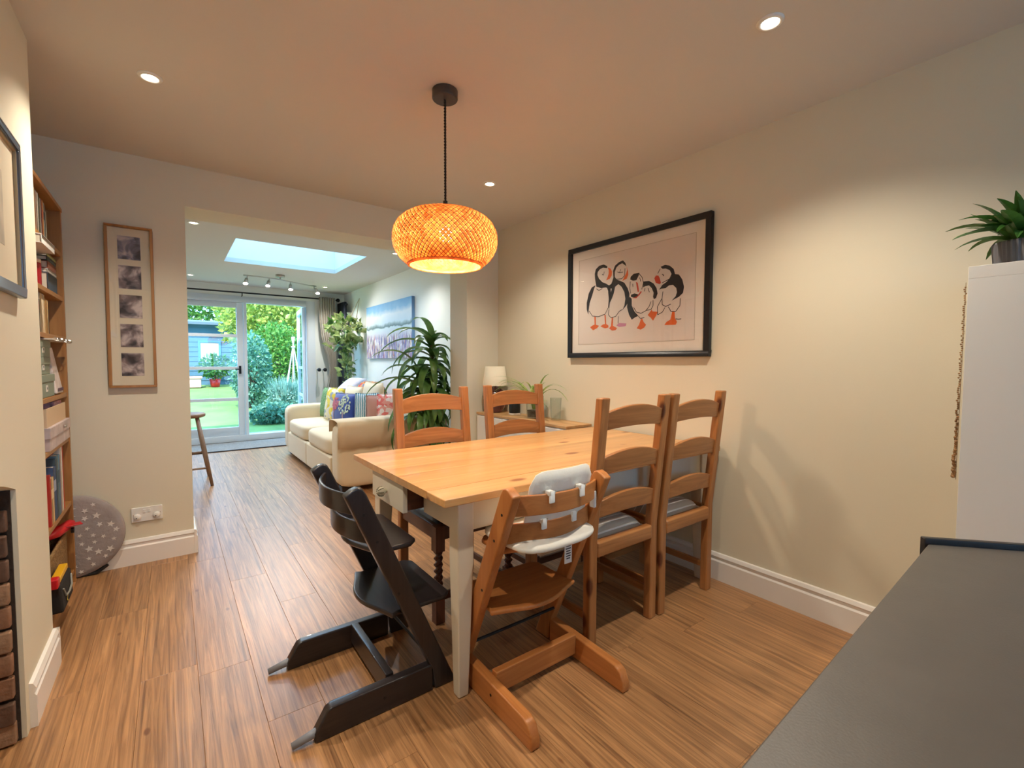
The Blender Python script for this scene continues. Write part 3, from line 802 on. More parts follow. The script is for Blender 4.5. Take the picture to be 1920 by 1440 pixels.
def prof_at(t):
    f = t * (len(PROF) - 1); i = min(int(f), len(PROF) - 2); q = f - i
    def cr_(a, b, c, d): return .5 * ((2*b) + (-a + c) * q + (2*a - 5*b + 4*c - d) * q*q + (-a + 3*b - 3*c + d) * q*q*q)
    g = lambda k: PROF[max(0, min(len(PROF) - 1, k))]
    return cr_(g(i-1)[0], g(i)[0], g(i+1)[0], g(i+2)[0]), cr_(g(i-1)[1], g(i)[1], g(i+1)[1], g(i+2)[1])
def bamboo_mat():
    mt = bpy.data.materials.new('bamboo_strip'); mt.use_nodes = True
    nt = mt.node_tree; L = nt.links.new; b = nt.nodes['Principled BSDF']; out = nt.nodes['Material Output']
    tc = nt.nodes.new('ShaderNodeTexCoord'); n_ = nt.nodes.new('ShaderNodeTexNoise'); n_.inputs['Scale'].default_value = 30; L(tc.outputs['Object'], n_.inputs['Vector'])
    cr = nt.nodes.new('ShaderNodeValToRGB'); cr.color_ramp.elements[0].position = .35; cr.color_ramp.elements[1].position = .65
    cr.color_ramp.elements[0].color = lin((200, 128, 66)); cr.color_ramp.elements[1].color = lin((238, 178, 108)); L(n_.outputs['Fac'], cr.inputs['Fac'])
    L(cr.outputs['Color'], b.inputs['Base Color']); b.inputs['Roughness'].default_value = .5
    tr = nt.nodes.new('ShaderNodeBsdfTranslucent'); L(cr.outputs['Color'], tr.inputs['Color'])
    mx = nt.nodes.new('ShaderNodeMixShader'); mx.inputs['Fac'].default_value = .5
    L(b.outputs[0], mx.inputs[1]); L(tr.outputs[0], mx.inputs[2]); L(mx.outputs[0], out.inputs['Surface'])
    return mt
M_bam = bamboo_mat()
ws = MB(); NS = 64; NT = 26
for sgn in (-1, 1):
    for k in range(NS):
        V, Fc = [], []
        for j in range(NT + 1):
            t_ = j / NT; r_, z_ = prof_at(t_); a = 2 * math.pi * k / NS + sgn * (t_ - .5) * 1.5
            wv = .0016 * math.cos(math.pi * (j + (0 if sgn > 0 else 1))) + .0008 * sgn
            hwid = min(.0076, r_ * .047) / max(r_, .03)
            for e_ in (-1, 1):
                aa = a + e_ * hwid; V.append(((r_ + wv) * math.cos(aa), (r_ + wv) * math.sin(aa), z_))
        for j in range(NT): Fc.append((j*2, j*2+1, j*2+3, j*2+2))
        ws.add(V, Fc)
ln_ = MB()  # thin dark lines drawn in as the shadows where strips overlap
for sgn in (-1, 1):
    for k in range(NS):
        V, Fc = [], []
        for j in range(NT + 1):
            t_ = j / NT; r_, z_ = prof_at(t_); a = 2 * math.pi * (k + .5) / NS + sgn * (t_ - .5) * 1.5
            hwid = min(.0022, r_ * .014) / max(r_, .03)
            for e_ in (-1, 1):
                aa = a + e_ * hwid; V.append(((r_ + .0032 + .0006 * sgn) * math.cos(aa), (r_ + .0032 + .0006 * sgn) * math.sin(aa), z_))
        for j in range(NT): Fc.append((j*2, j*2+1, j*2+3, j*2+2))
        ln_.add(V, Fc)
lo_ = ln_.build('shadow_lines', mat('overlap_shadow_brown', (120, 62, 28), .5), pd); lo_['kind'] = 'stuff'
sh_ = ws.build('shade', M_bam, pd); sh_['kind'] = 'stuff'; sh_['label'] = 'woven bamboo shade'
MB().lathe([(.158, 1.625), (.166, 1.628), (.166, 1.636), (.158, 1.637), (.154, 1.631), (.158, 1.625)], 48, cap=False).build('rim', M_bam, pd, smooth=True)
MB().lathe([(.026, 1.869), (.040, 1.871), (.040, 1.865), (.026, 1.863)], 32, cap=False).build('top_ring', M_bam, pd, smooth=True)
MB().sphere((0, 0, 1.765), .030, 16, 12, (1, 1, 1.25)).build('bulb', emis('bulb_glow', (255, 222, 170), 30.0), pd, smooth=True)
pl = bpy.data.lights.new('pendant_bulb', 'POINT'); pl.energy = 13; pl.color = (1, .84, .62); pl.shadow_soft_size = .05
plo = bpy.data.objects.new('pendant_bulb', pl); COL.objects.link(plo); plo.parent = pd; plo.location = (0, 0, 1.70)

# ------------------------------------------------------------------ pictures
def framed(mb, axis, c, w, h, fw, d, sgn):
    """Four mitre-less frame bars on a wall; axis x: wall faces -x or +x, width along y."""
    (a0, b0) = c
    for (u0, u1, v0, v1) in ((a0 - w/2, a0 + w/2, b0 + h/2 - fw, b0 + h/2), (a0 - w/2, a0 + w/2, b0 - h/2, b0 - h/2 + fw), (a0 - w/2, a0 - w/2 + fw, b0 - h/2 + fw, b0 + h/2 - fw), (a0 + w/2 - fw, a0 + w/2, b0 - h/2 + fw, b0 + h/2 - fw)):
        if axis == 'x': mb.box(min(0, sgn * d), max(0, sgn * d), u0, u1, v0, v1)
        else: mb.box(u0, u1, min(0, sgn * d), max(0, sgn * d), v0, v1)
    return mb
PUFFIN_SHAPES = [["k",[[0.31,0.186],[0.301,0.217],[0.27,0.237],[0.228,0.239],[0.194,0.222],[0.197,0.209],[0.233,0.219],[0.264,0.211],[0.282,0.195],[0.285,0.177],[0.269,0.148],[0.238,0.12],[0.207,0.107],[0.177,0.09],[0.154,0.1],[0.148,0.068],[0.171,0.066],[0.207,0.08],[0.249,0.081],[0.293,0.096],[0.3,0.124],[0.307,0.153]]],["k",[[0.3,0.108],[0.337,0.097],[0.366,0.058],[0.385,-0.006],[0.384,-0.053],[0.37,-0.092],[0.364,-0.055],[0.355,-0.009],[0.33,0.045],[0.315,0.085]]],["k",[[0.195,0.074],[0.165,0.07],[0.159,0.034],[0.17,-0.01],[0.179,0.018],[0.183,0.05]]],["o",[[0.191,0.213],[0.167,0.202],[0.152,0.18],[0.155,0.153],[0.172,0.134],[0.205,0.127],[0.19,0.15],[0.182,0.171],[0.182,0.193]]],["o",[[0.349,-0.183],[0.321,-0.169],[0.307,-0.167],[0.31,-0.111],[0.296,-0.112],[0.294,-0.168],[0.264,-0.177],[0.282,-0.192],[0.32,-0.206]]],["o",[[0.251,-0.182],[0.227,-0.17],[0.21,-0.169],[0.216,-0.105],[0.204,-0.106],[0.199,-0.17],[0.179,-0.18],[0.178,-0.194],[0.208,-0.199]]],["k",[[0.14,0.138],[0.144,0.183],[0.127,0.215],[0.093,0.232],[0.06,0.238],[0.04,0.218],[0.031,0.195],[0.048,0.207],[0.065,0.22],[0.093,0.214],[0.115,0.2],[0.129,0.172],[0.128,0.141],[0.114,0.121],[0.08,0.107],[0.046,0.09],[0.018,0.051],[0.003,0.015],[0.005,-0.027],[0.027,-0.06],[0.059,-0.087],[0.043,-0.058],[0.036,-0.015],[0.045,0.029],[0.068,0.066],[0.096,0.088],[0.124,0.074],[0.135,0.031],[0.152,-0.003],[0.169,-0.028],[0.175,-0.072],[0.181,-0.036],[0.17,0.017],[0.153,0.06],[0.16,0.092],[0.148,0.117]]],["o",[[0.031,0.195],[0.017,0.163],[0.014,0.137],[0.027,0.113],[0.063,0.105],[0.047,0.129],[0.033,0.148],[0.025,0.168]]],["o",[[0.172,-0.201],[0.155,-0.184],[0.15,-0.13],[0.138,-0.131],[0.139,-0.185],[0.102,-0.203],[0.114,-0.215],[0.143,-0.218]]],["p",[[0.109,-0.184],[0.086,-0.17],[0.024,-0.177],[0.03,-0.194],[0.085,-0.197]]],["k",[[-0.002,0.104],[-0.005,0.121],[-0.029,0.137],[-0.074,0.137],[-0.066,0.116],[-0.051,0.093],[-0.025,0.093]]],["r",[[-0.048,0.083],[-0.062,0.075],[-0.07,0.04],[-0.073,0.019],[-0.063,0.016],[-0.054,0.051]]],["k",[[-0.01,0.005],[-0.037,0.011],[-0.071,0.0],[-0.053,-0.015],[-0.027,-0.014],[-0.01,-0.008]]],["r",[[-0.019,-0.017],[-0.053,-0.021],[-0.079,-0.003],[-0.096,0.016],[-0.084,0.018],[-0.063,-0.005],[-0.042,-0.013]]],["k",[[-0.105,0.077],[-0.148,0.075],[-0.183,0.054],[-0.205,0.023],[-0.213,-0.01],[-0.202,-0.037],[-0.187,-0.042],[-0.18,-0.027],[-0.184,-0.003],[-0.169,0.028],[-0.149,0.047],[-0.119,0.046],[-0.104,0.04]]],["k",[[0.0,-0.006],[0.019,-0.039],[0.021,-0.073],[0.004,-0.122],[-0.019,-0.156],[-0.04,-0.145],[-0.071,-0.135],[-0.039,-0.104],[-0.017,-0.064],[-0.016,-0.021]]],["o",[[-0.059,-0.214],[-0.077,-0.192],[-0.092,-0.155],[-0.102,-0.156],[-0.113,-0.178],[-0.131,-0.195],[-0.119,-0.211],[-0.091,-0.224]]],["o",[[-0.142,-0.136],[-0.172,-0.104],[-0.177,-0.116],[-0.216,-0.122],[-0.206,-0.143],[-0.183,-0.174],[-0.163,-0.152]]],["k",[[-0.231,0.148],[-0.262,0.155],[-0.294,0.145],[-0.322,0.121],[-0.332,0.089],[-0.358,0.083],[-0.381,0.051],[-0.393,0.007],[-0.387,-0.027],[-0.361,-0.047],[-0.335,-0.056],[-0.312,-0.065],[-0.339,-0.041],[-0.347,-0.018],[-0.342,0.006],[-0.319,0.028],[-0.292,0.028],[-0.269,0.015],[-0.237,0.015],[-0.222,0.011],[-0.246,0.038],[-0.273,0.05],[-0.305,0.077],[-0.309,0.092],[-0.295,0.118],[-0.267,0.132],[-0.244,0.134]]],["r",[[-0.199,0.101],[-0.187,0.086],[-0.198,0.056],[-0.227,0.044],[-0.236,0.051],[-0.226,0.081],[-0.216,0.098]]],["o",[[-0.318,-0.127],[-0.334,-0.128],[-0.337,-0.169],[-0.351,-0.194],[-0.343,-0.209],[-0.265,-0.206],[-0.278,-0.189],[-0.306,-0.175]]]]
PUFFIN_LINES = [[[0.183,0.05],[0.176,0.0],[0.181,-0.058],[0.21,-0.101],[0.271,-0.114],[0.328,-0.105],[0.361,-0.065]],[[0.293,0.082],[0.268,0.067],[0.237,0.077]],[[0.175,-0.072],[0.18,-0.108],[0.156,-0.13],[0.115,-0.124],[0.087,-0.093],[0.059,-0.083]],[[0.092,-0.124],[0.094,-0.172]],[[0.242,0.175],[0.229,0.167],[0.221,0.19]],[[0.106,0.17],[0.089,0.161],[0.078,0.183]],[[0.086,0.161],[0.058,0.161]],[[0.137,0.137],[0.114,0.123],[0.069,0.119],[0.044,0.137],[0.042,0.184]],[[-0.003,0.091],[0.001,0.049],[-0.007,0.014]],[[-0.022,0.074],[-0.025,0.054]],[[-0.077,0.106],[-0.085,0.08]],[[-0.071,0.132],[-0.097,0.103],[-0.106,0.069],[-0.094,0.029]],[[-0.033,-0.078],[-0.055,-0.11],[-0.091,-0.121],[-0.127,-0.108],[-0.151,-0.085],[-0.166,-0.054]],[[-0.071,-0.137],[-0.087,-0.153],[-0.117,-0.149]],[[-0.18,-0.047],[-0.181,-0.08],[-0.167,-0.103],[-0.132,-0.106]],[[-0.114,0.014],[-0.119,0.034]],[[-0.142,0.031],[-0.152,0.005]],[[-0.229,0.136],[-0.211,0.111]],[[-0.242,0.102],[-0.256,0.094],[-0.249,0.089]],[[-0.251,-0.003],[-0.245,-0.046],[-0.248,-0.082],[-0.272,-0.095],[-0.308,-0.084]],[[-0.243,-0.046],[-0.213,-0.091],[-0.216,-0.14],[-0.249,-0.127],[-0.267,-0.1]],[[-0.29,-0.098],[-0.309,-0.128],[-0.341,-0.131],[-0.369,-0.098],[-0.37,-0.056]],[[-0.309,0.092],[-0.296,0.067],[-0.245,0.05]],[[-0.342,-0.174],[-0.36,-0.178],[-0.379,-0.177]]]
pf = thing('framed_print', 'black framed print of four puffins on the dining wall', 'picture', (XR - .001, 1.962, 1.635))
framed(MB(), 'x', (0, 0), 1.125, .796, .034, .030, -1).build('frame', mat('black_frame', (24, 24, 27), .35), pf, bevel=.002)
B(-.012, -.008, -.53, .53, -.366, .366).build('mount', mat('mount_white', (238, 230, 218), .8), pf)
ps = B(-.0125, -.0121, -.462, .462, -.300, .300).build('print', mat('print_paper', (228, 218, 208), .8), pf)
framed(MB(), 'x', (0, 0), .932, .608, .003, .0008, -1).move(Matrix.Translation((-.0121, 0, 0))).build('mount_bevel', mat('mount_edge', (196, 184, 168), .8), pf)
INK = {'k': mat('ink_black', (34, 30, 38), .8), 'r': mat('ink_red', (206, 72, 48), .8), 'o': mat('ink_orange', (226, 106, 44), .8), 'p': mat('ink_pink', (206, 140, 170), .8)}
by = {}
for k_, pts in PUFFIN_SHAPES:
    mb = by.setdefault(k_, MB()); mb.add([(-.0131, p[0], p[1]) for p in pts], [tuple(range(len(pts)))])
for pts in PUFFIN_LINES:
    for a, b_ in zip(pts[:-1], pts[1:]):
        d_ = Vector((b_[0] - a[0], b_[1] - a[1])); 
        if d_.length < 1e-5: continue
        nn_ = Vector((-d_.y, d_.x)).normalized() * .0022
        by['k'].add([(-.0132, a[0] + nn_.x, a[1] + nn_.y), (-.0132, b_[0] + nn_.x, b_[1] + nn_.y), (-.0132, b_[0] - nn_.x, b_[1] - nn_.y), (-.0132, a[0] - nn_.x, a[1] - nn_.y)], [(0, 1, 2, 3)])
for k_, mb in by.items(): mb.build({'k': 'black_ink', 'r': 'red_ink', 'o': 'orange_ink', 'p': 'pink_ink'}[k_], INK[k_], ps)
B(-.020, -.0185, -.53, .53, -.366, .366).build('glazing', M_pane, pf)

ph = thing('photo_frame', 'tall narrow oak frame with five family photographs', 'picture', (-.178, YB - .001, 1.512))
framed(MB(), 'y', (0, 0), .214, .926, .013, .030, -1).build('frame', M_oak['z'], ph, bevel=.0015)
B(-.096, .096, -.010, -.006, -.452, .452).build('mount', mat('photo_mount', (224, 212, 184), .85), ph)
for k in range(5):
    mt = bpy.data.materials.new('faded_photo_%d' % k); mt.use_nodes = True
    nt = mt.node_tree; b = nt.nodes['Principled BSDF']; b.inputs['Roughness'].default_value = .5
    tc = nt.nodes.new('ShaderNodeTexCoord'); n_ = nt.nodes.new('ShaderNodeTexNoise'); n_.inputs['Scale'].default_value = 15; n_.inputs['Detail'].default_value = 3; n_.inputs['Distortion'].default_value = .4
    mp_ = nt.nodes.new('ShaderNodeMapping'); mp_.inputs['Location'].default_value = (k * 3.1, 0, k * 1.7); nt.links.new(tc.outputs['Object'], mp_.inputs['Vector']); nt.links.new(mp_.outputs[0], n_.inputs['Vector'])
    cr = nt.nodes.new('ShaderNodeValToRGB'); e = cr.color_ramp.elements
    e[0].position = .36; e[0].color = lin((52, 42, 44)); e[1].position = .64; e[1].color = lin((214, 196, 188)); q = e.new(.5); q.color = lin((128, 110, 108) if k else (120, 116, 132))
    nt.links.new(n_.outputs['Fac'], cr.inputs['Fac']); nt.links.new(cr.outputs['Color'], b.inputs['Base Color'])
    zc = .340 - k * .1675
    B(-.052, .050, -.0115, -.0101, zc - .066, zc + .066).build('photograph', mt, ph)
B(-.096, .096, -.022, -.0205, -.452, .452).build('glazing', M_pane, ph)

lf = thing('picture_frame', 'dark silver picture frame on the chimney breast', 'picture', (XL + .001, 1.86, 1.655))
framed(MB(), 'x', (0, 0), .66, .50, .028, .022, 1).build('frame', mat('pewter_frame', (118, 124, 136), .3, metal=.7), lf, bevel=.005)
framed(MB(), 'x', (0, 0), .604, .444, .008, .016, 1).build('slip', mat('slip_gold', (176, 160, 130), .4, metal=.4), lf)
B(.004, .008, -.294, .294, -.214, .214).build('mount', mat('mount_cream', (218, 206, 180), .8), lf)
B(.0081, .0086, -.16, .16, -.11, .11).build('print', mat('faded_print', (190, 180, 160), .8, var=.2, vscale=12), lf)

# ------------------------------------------------------------------ wall socket
so = thing('wall_socket', 'white double wall socket with two round safety covers', 'socket', (-.139, YB - .001, .292))
B(-.073, .073, -.009, 0, -.043, .043).build('plate', M_white, so, bevel=.003)
for x in (-.045, .045):
    MB().lathe([(0, 0), (.019, 0), (.018, .008), (.012, .013), (0, .014)], 20).move(Matrix.Translation((x, -.009, -.012)) @ Matrix.Rotation(R(90), 4, 'X')).build('safety_cover', M_white, so, smooth=True)
    MB().lathe([(0, 0), (.003, 0), (.003, .0025), (0, .0025)], 8).move(Matrix.Translation((x - .004, -.0225, -.016)) @ Matrix.Rotation(R(90), 4, 'X')).build('cover_hole', M_black, so)
for x in (-.012, .012): B(x - .006, x + .006, -.012, -.009, .010, .030).build('switch', M_white, so, bevel=.001)
for x in (-.063, .063): MB().tube([(x, -.0088, 0), (x, -.0098, 0)], .0025, 8).build('screw', M_steel, so)

# ------------------------------------------------------------------ sideboard corner
sb = thing('slim_sideboard', 'slim white sideboard with a pine top along the dining wall', 'sideboard', (2.165, 2.30, 0))
B(.012, .248, 0, 1.15, .06, .742).build('body', M_white, sb, bevel=.002)
B(0, .249, -.004, 1.154, .743, .763).build('top', wood('sideboard_pine', (188, 142, 92), (214, 170, 116), 'y', grain=20, along=1, rough=.4), sb, bevel=.003)
for k in range(3):
    dd = B(0, .013, .006 + k * .381, .381 + k * .381, .08, .735).build('door', M_white, sb, bevel=.003)
    MB().tube([(-.012, .19 + k * .381, .66), (0, .19 + k * .381, .66)], .010, 12).build('handle', M_steel, dd)
for y in (.03, 1.12): B(.03, .23, y - .02, y + .02, 0, .06).build('foot', M_white, sb)
lm = thing('table_lamp', 'unlit table lamp with cream shade and plum ceramic base', 'lamp', (2.285, 3.335, .764))
MB().lathe([(0, 0), (.062, 0), (.066, .006), (.09, .05), (.104, .11), (.094, .165), (.06, .205), (.025, .225), (.014, .24), (.014, .26), (0, .26)], 32).build('base', mat('plum_ceramic', (96, 52, 58), .2, var=.4, vscale=9, coat=.4), lm, smooth=True)
MB().lathe([(.112, .235), (.086, .402), (.085, .402), (.111, .235)], 40, cap=False).build('shade', mat('cream_shade', (232, 222, 198), .8), lm, smooth=True)
MB().lathe([(0, .26), (.01, .26), (.01, .30), (.022, .31), (.026, .34), (.016, .37), (0, .375)], 16).build('bulb', mat('bulb_glass', (240, 236, 226), .2), lm, smooth=True)
bk = thing('black_speaker', 'small black cylinder speaker on white base beside the lamp', 'speaker', (2.325, 3.10, .764))
MB().lathe([(0, .012), (.046, .012), (.048, .02), (.048, .10), (.044, .108), (0, .108)], 28).build('body', M_black, bk, smooth=True)
MB().lathe([(0, 0), (.050, 0), (.050, .012), (0, .012)], 28).build('base', M_white, bk)
gp = thing('spider_plant', 'spider plant in a clear glass jar on the slim sideboard', 'plant', (2.30, 2.80, .764))
M_gl = glass('jar_glass', (.93, .96, .96), 1.5)
MB().lathe([(0, .003), (.062, .003), (.068, .02), (.070, .17), (.068, .175), (.066, .17), (.064, .022), (.058, .008), (0, .008)], 28).build('jar', M_gl, gp, smooth=True)
MB().lathe([(0, .01), (.058, .01), (.062, .06), (0, .065)], 20).build('soil', mat('potting_soil', (86, 72, 58), .95, bump=.6, bscale=80), gp)
sp_ = MB(); rs = random.Random(5)
for k in range(46):
    a = rs.uniform(0, 6.28)
    ln = rs.uniform(.30, .50)
    if math.cos(a) > .1: ln *= .28
    leaf_strip(sp_, (math.cos(a) * .02, math.sin(a) * .02, .07), a, ln, .015, R(rs.uniform(74, 88)), R(rs.uniform(80, 150)), 11)
lsp = sp_.build('leaves', leafmat('spider_leaf', (104, 150, 62), (196, 208, 128), .3), gp)
gv = thing('glass_vase', 'empty clear glass vase near the spider plant', 'vase', (2.34, 2.60, .764))
MB().lathe([(0, .003), (.036, .003), (.038, .02), (.044, .17), (.042, .17), (.036, .022), (.030, .01), (0, .01)], 24).build('vessel', M_gl, gv, smooth=True)

# ------------------------------------------------------------------ worktop, white unit and its plant
wt = thing('worktop_unit', 'dark grey worktop unit with an angled end and low upstand', 'worktop', (0, 0, 0))
M_dark = mat('dark_laminate', (94, 86, 78), .42, bump=.04, bscale=400, var=.06, vscale=20)
poly = [(.02, .150), (.347, .163), (1.007, .192), (1.115, .07), (1.115, -.45), (.02, -.45)]
MB().prism(poly, 'z', .862, .90).build('worktop', M_dark, wt, bevel=.002)
MB().prism([(1.004, .196), (1.115, .070), (1.124, .078), (1.012, .204)], 'z', .862, .909).build('upstand', mat('dark_edge', (40, 36, 36), .4), wt, bevel=.002)
MB().prism([(.05, .11), (.98, .15), (1.08, .05), (1.08, -.43), (.05, -.43)], 'z', .10, .862).build('carcass', mat('charcoal_unit', (58, 54, 52), .5), wt)
MB().prism([(.08, .06), (.95, .09), (1.04, .01), (1.04, -.40), (.08, -.40)], 'z', 0, .10).build('plinth', M_black, wt)

cu = thing('white_cabinet', 'tall white cabinet against the dining wall', 'cabinet', (1.99, -.07, 0))
B(0, .42, 0, .385, 0, .038).build('bottom_board', M_white, cu, bevel=.001)
B(0, .42, 0, .385, 1.462, 1.50).build('top_board', M_white, cu, bevel=.001)
for x in (0, .382): B(x, x + .038, 0, .385, .038, 1.462).build('side_panel', M_white, cu, bevel=.001)
B(.038, .382, 0, .008, .038, 1.462).build('back_panel', M_white, cu)
for k in range(1, 4): B(.038, .382, .008, .385, .038 + k * .356 - .008, .038 + k * .356 + .008).build('shelf', M_white, cu)
gd = thing('bead_garland', 'thin brown bead garland hanging on the white cabinet', 'garland', (2.01, .3165, 0))
M_bead = mat('brown_beads', (150, 112, 72), .6, var=.4, vscale=60)
bd_ = MB(); rb = random.Random(9)
for k in range(92):
    z = 1.44 - k * .0066; bd_.sphere((rb.uniform(-.003, .003), .007 + k * .00008 + rb.uniform(-.002, .002), z), .0026 + .0035 * (k / 91) ** 3, 8, 6)
bd_.build('beads', M_bead, gd)
MB().tube([(0, .006, 1.455), (0, .008, .83)], .001, 4).build('string', mat('twine', (170, 150, 120), .9), gd)
sp2 = thing('potted_succulent', 'leafy green succulent in a ribbed grey pot on the white cabinet', 'plant', (2.14, .215, 1.5005))
V = []
pot = MB(); S_ = 72; prof_p = [(.055, 0), (.066, .012), (.072, .075), (.070, .08)]
vs, fs = [], []
for i in range(S_):
    a = 2 * math.pi * i / S_; rib = .0018 * (1 if i % 2 else -1)
    for r_, z in prof_p: vs.append(((r_ + rib) * math.cos(a), (r_ + rib) * math.sin(a), z))
for i in range(S_):
    j = (i + 1) % S_
    for k in range(3): fs.append((i*4+k, j*4+k, j*4+k+1, i*4+k+1))
fs.append(tuple(i * 4 for i in range(S_ - 1, -1, -1)))
pot.add(vs, fs).build('pot', mat('ribbed_grey_pot', (98, 96, 100), .5), sp2)
MB().lathe([(0, .068), (.066, .068), (.066, .060), (0, .060)], 20).build('soil', mat('potting_soil', (86, 72, 58), .95), sp2)
lv = MB(); r8 = random.Random(21)
for k in range(64):
    a = r8.uniform(0, 6.28); q = r8.uniform(.0, .03)
    leaf_strip(lv, (math.cos(a) * q, math.sin(a) * q, .065 + r8.uniform(0, .05)), a, r8.uniform(.11, .20), r8.uniform(.030, .046), R(r8.uniform(10, 80)), R(r8.uniform(20, 75)), 7, .5)
lv.build('leaves', leafmat('succulent_leaf', (44, 86, 34), (82, 124, 52), .15, .35), sp2)
# ------------------------------------------------------------------ bookcase in the alcove
BX, BY0, BY1 = -.448, 2.52, 3.405          # front plane, ends
bc_ = thing('bookcase', 'tall oak bookcase filled with books and boxes in the alcove', 'bookcase', (0, 0, 0))
for y in (BY0, BY1 - .022): B(-.738, BX, y, y + .022, 0, 1.985).build('side_panel', M_oak['z'], bc_, bevel=.0015)
B(-.742, -.736, BY0, BY1, .02, 1.98).build('back_panel', M_oak['z'], bc_)
SH = [.075, .449, .795, 1.034, 1.328, 1.538, 1.77]
for z in SH: B(-.736, BX - .004, BY0 + .022, BY1 - .022, z - .022, z).build('shelf', M_oak['y'], bc_, bevel=.0015)
B(-.738, BX + .003, BY0 - .004, BY1 + .004, 1.985, 2.005).build('top_board', M_oak['y'], bc_, bevel=.0015)
B(-.46, BX - .012, BY0 + .022, BY1 - .022, 0, .053).build('plinth', M_oak['y'], bc_)

def book(y, th, h, d, rgb, z, label, lean=0.0, group=None, xf=-.462, pages=(226, 214, 190), band=None):
    """Upright book, spine facing +x, standing on z."""
    t = thing('book', label, 'book', (xf, y, z + .0008), 0, group)
    t.rotation_euler = (lean, 0, 0)
    c = mat('cover_%d_%d_%d' % rgb, rgb, .55)
    MB().box(-d, 0, 0, .0025, 0, h).box(-d, 0, th - .0025, th, 0, h).box(-.003, 0, .0025, th - .0025, 0, h).build('cover', c, t, bevel=.001)
    B(-d + .004, -.003, .0027, th - .0027, .004, h - .004).build('pages', mat('book_pages', pages, .9), t)
    if band: B(0, .0006, .004, th - .004, h * .55, h * .75).build('spine_label', mat('band_%d_%d_%d' % band, band, .6), t)
    return t
def flat_book(y, w, d, th, rgb, z, label, xf=-.462, pages=(226, 214, 190), rot=0):
    t = thing('book', label, 'book', (xf, y, z + .0008), rot)
    c = mat('cover_%d_%d_%d' % rgb, rgb, .55)
    MB().box(-d, 0, 0, w, 0, .0025).box(-d, 0, 0, w, th - .0025, th).box(-.003, 0, 0, w, .0025, th - .0025).build('cover', c, t, bevel=.001)
    B(-d + .004, -.003, .003, w - .003, .0027, th - .0027).build('pages', mat('book_pages', pages, .9), t)
    return t
def pack(specs, y, z, gap=.0008, **kw):
    for th, h, rgb, label, *r in specs:
        book(y, th, h, kw.get('d', .17), rgb, z, label, xf=kw.get('xf', -.468) - (r[1] if len(r) > 1 else 0), band=r[0] if r else None); y += th + gap
# top shelf
pack([(.030, .165, (226, 206, 120), 'pale yellow book at the chimney end of the top shelf'),
      (.034, .195, (214, 180, 132), 'tan paperback beside the pale yellow book'),
      (.026, .192, (176, 130, 104), 'rose brown book on the top shelf'),
      (.040, .190, (206, 192, 172), 'thick off white book on the top shelf'),
      (.018, .188, (64, 82, 66), 'dark green book on the top shelf'),
      (.034, .180, (168, 158, 138), 'grey beige book beside the dark green book'),
      (.020, .182, (126, 62, 60), 'maroon book on the top shelf'),
      (.030, .184, (224, 148, 84), 'orange spined book on the top shelf', (210, 110, 80)),
      (.026, .180, (186, 180, 164), 'light grey book beside the orange one', (90, 96, 90)),
      (.022, .176, (92, 92, 80), 'olive grey book on the top shelf'),
      (.014, .150, (232, 222, 190), 'slim cream book at the wall end of the top shelf')], 2.855, SH[6])
# second shelf: flat books, a box and red canisters
fx = flat_book(3.09, .22, .22, .085, (62, 78, 92), SH[5], 'blue grey box file lying under the flat books')
flat_book(3.095, .21, .21, .018, (206, 196, 186), SH[5] + .0866, 'pale flat book lying on the blue grey box file')
flat_book(3.10, .20, .20, .034, (150, 92, 70), SH[5] + .1062, 'brown flat book with cream pages above the pale one', pages=(232, 214, 190))
flat_book(3.09, .21, .21, .020, (54, 62, 56), SH[5] + .142, 'dark green flat folder near the top of the pile')
flat_book(3.105, .20, .20, .014, (150, 142, 80), SH[5] + .164, 'olive flat book on top of the pile')
flat_book(2.80, .27, .24, .040, (214, 208, 200), SH[5] + .168, 'white box file jutting out under the top shelf', xf=-.432)
for k, (y, hgt) in enumerate(((2.935, .135), (3.03, .115))):
    cn = thing('canister', ('taller' if k == 0 else 'shorter') + ' red canister with cream lid on the second shelf', 'canister', (-.515, y, SH[5] + .0008))
    MB().lathe([(0, 0), (.042, 0), (.042, hgt), (0, hgt)], 24).build('tin', mat('red_tin', (170, 22, 34), .35), cn, bevel=.003)
    MB().lathe([(0, hgt + .0005), (.0425, hgt + .0005), (.0425, hgt + .016), (.038, hgt + .02), (0, hgt + .02)], 24).build('lid', mat('cream_lid', (232, 204, 180), .4), cn, smooth=True)
# the white box file rests on the canisters' shelf through a support stack
flat_book(2.805, .08, .20, .165, (196, 190, 178), SH[5], 'grey archive box under the white box file', xf=-.53)
# third shelf: cream binders
pack([(.045, .185, (222, 206, 182), 'cream binder with a pink flower on its spine', (206, 110, 120)),
      (.020, .150, (96, 84, 60), 'short olive notebook between cream binders'),
      (.075, .180, (224, 200, 162), 'wide cream binder with a dark motif'),
      (.022, .178, (232, 204, 150), 'slim yellow cream binder'),
      (.024, .165, (186, 136, 76), 'ochre book on the third shelf'),
      (.040, .162, (214, 172, 110), 'honey coloured book on the third shelf'),
      (.018, .120, (70, 60, 56), 'small dark book at the wall end of the third shelf')], 2.87, SH[4], d=.19)
